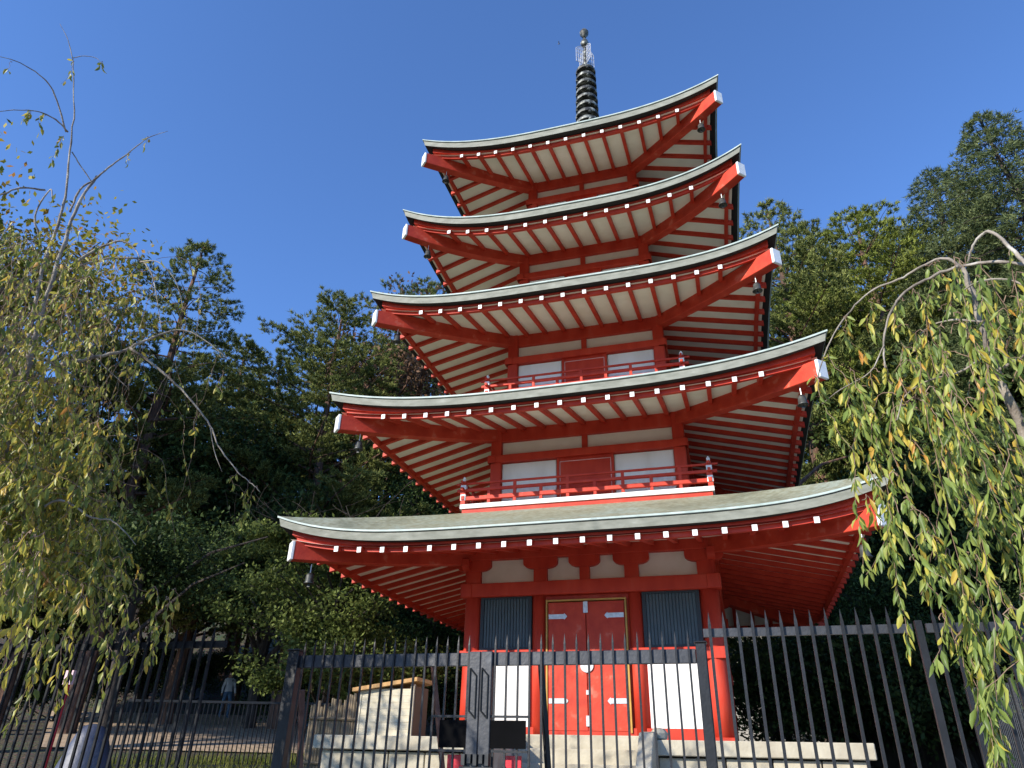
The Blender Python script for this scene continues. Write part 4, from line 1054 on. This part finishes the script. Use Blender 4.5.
# far thin fence along the lit path, bamboo screen, grass, stone kerb
def far_fence():
    a = at(118, 745, 15.5); c = at(392, 742, 15.0); N = 62
    o = (float(a[0]), float(a[1]), float(gz(a[0], a[1])))
    t = thing('railing_fence', 'thin dark vertical bar railing between the fence and the lit paving', 'fence', o)
    top = 1.15
    def pt(f, h): q = a+(c-a)*f; return (q[0], q[1], gz(q[0], q[1])+h)
    for h in (top, .12): 
        b = MB(); b.sweep([pt(i/20, h) for i in range(21)], .04, .04); b.build('rail', 'iron', t, o)
    for i in range(N+1):
        b = MB(); q0 = pt(i/N, 0); b.tube([q0, pt(i/N, top)], .012, 4); b.build('picket', 'iron', t, o)
far_fence()
def bamboo_screen():
    a = at(308, 740, 12.4); c = at(394, 740, 12.0); N = 34; o = (float(a[0]), float(a[1]), float(gz(a[0], a[1])))
    t = thing('bamboo_fence', 'low bamboo pole fence left of the wooden cabinet', 'fence', o); r2 = random.Random(3)
    for i in range(N+1):
        q = a+(c-a)*i/N; z = gz(q[0], q[1]); b = MB(); b.tube([(q[0], q[1], z-.1), (q[0]+r2.uniform(-.01, .01), q[1], z+1.22+r2.uniform(-.12, .03)+.25*i/N)], .022, 6); b.build('pole', 'bamboo', t, o)
    for h in (.4, 1.0):
        b = MB(); b.tube([(a[0], a[1]-.04, o[2]+h), (c[0], c[1]-.04, gz(c[0], c[1])+h)], .02, 5); b.build('rail', 'bamboo', t, o)
bamboo_screen()
def grass_patch():
    global rng
    rng = np.random.default_rng(77); N = 26000
    d = rng.uniform(7.2, 17.3, N); px = rng.uniform(60, 470, N)
    P = np.array([at(x, 740, D) for x, D in zip(px, d)])
    keep = ~((np.abs(P[:, 0]) < 3.6) & (np.abs(P[:, 1]) < 3.6)); P = P[keep]; n = len(P)
    P[:, 2] = gz(P[:, 0], P[:, 1])
    A = unit(rng.normal(size=(n, 3))*np.array([.5, .5, .1])+np.array([0, 0, 1]))*rng.uniform(.08, .26, (n, 1))
    V, Fc = tris_from(P, A, unit(np.cross(A, rng.normal(size=(n, 3)))), np.full(n, .008))
    tag(npmesh('grass', V, Fc, 3, ['grass']), 'rough grass on the slope below the paving', 'grass', kind='stuff')
grass_patch()
# kerb rail beam seen behind left fence, red sign-like bench omitted; park building and retaining wall at right
def storehouse():
    p = at(765, 640, 25); o = (float(p[0]), float(p[1]), float(gz(p[0], p[1])))
    t = thing('storehouse', 'low pale walled outbuilding seen under the right eave', 'building', o, rz=-.1)
    b = MB(); b.box(-2.6, 2.6, 0, 3.2, -.5, 3.6); b.build('wall', 'concrete', t)
    for x in (-2.6, -1.3, 0, 1.3, 2.6):
        b = MB(); b.box(x-.08, x+.08, -.06, 0.02, -.5, 3.6); b.build('pillar', 'bark_dark', t)
    b = MB(); b.add([(-3, -.5, 3.6), (3, -.5, 3.6), (3, 1.6, 4.6), (-3, 1.6, 4.6), (3, 3.7, 3.6), (-3, 3.7, 3.6), (-3, -.5, 3.48), (3, -.5, 3.48), (3, 3.7, 3.48), (-3, 3.7, 3.48)],
        [(0, 1, 2, 3), (3, 2, 4, 5), (0, 6, 7, 1), (4, 8, 9, 5), (6, 9, 8, 7), (0, 3, 5, 9, 6), (1, 7, 8, 4, 2)])
    b.build('roof', 'darkgap', t)
storehouse()
def retaining():
    a = at(845, 700, 21); c = at(1100, 700, 17); o = (float(a[0]), float(a[1]), float(gz(a[0], a[1])))
    b = MB(); b.sweep([(a[0], a[1], o[2]+2.0), (c[0], c[1], gz(c[0], c[1])+2.0)], .5, 3.2)
    tag(b.build('retaining_wall', 'bark_dark', org=o), 'retaining wall behind the right fence, with shade in its dark colour', 'wall')  # dark bark colour stands in for shade on a grey wall
    a = at(975, 720, 8.6); c = at(1075, 712, 7.6); z = a[2]-.05; o = (float(a[0]), float(a[1]), float(gz(a[0], a[1])))
    t = thing('mesh_fence', 'grey wire mesh fence panel at the lower right edge', 'fence', o)
    b = MB(); d = c-a; N = 56
    for i in range(N+1): q = a+d*i/N; b.tube([(q[0], q[1], o[2]), (q[0], q[1], z+.32)], .004, 4, cap=False)
    for h in (.0, .08, .16, .24, .32, -.3, -.6, -.9): b.tube([(a[0], a[1], z+h), (c[0], c[1], z+h)], .005, 4)
    b.build('mesh', 'iron_grey', t, o)
    for f in (0, .5, 1):
        b = MB(); q = a+d*f; b.tube([(q[0], q[1], o[2]-.2), (q[0], q[1], z+.36)], .022, 8); b.build('post', 'iron', t, o)
retaining()
# bird
p = at(559, 44, 60); b = MB(); b.tube([(p[0]-.16, p[1], p[2]), (p[0], p[1], p[2]+.02), (p[0]+.18, p[1], p[2])], [.02, .06, .01], 6)
b.add([(p[0]-.05, p[1], p[2]), (p[0]+.06, p[1], p[2]), (p[0]+.05, p[1]-.25, p[2]+.28), (p[0]-.04, p[1]-.2, p[2]+.25)], [(0, 1, 2, 3)])
b.add([(p[0]-.05, p[1], p[2]), (p[0]+.06, p[1], p[2]), (p[0]+.05, p[1]+.25, p[2]+.28), (p[0]-.04, p[1]+.2, p[2]+.25)], [(3, 2, 1, 0)])
tag(b.build('bird', 'black', org=tuple(float(v) for v in p)), 'tiny dark bird flying in the blue sky left of the finial', 'bird')
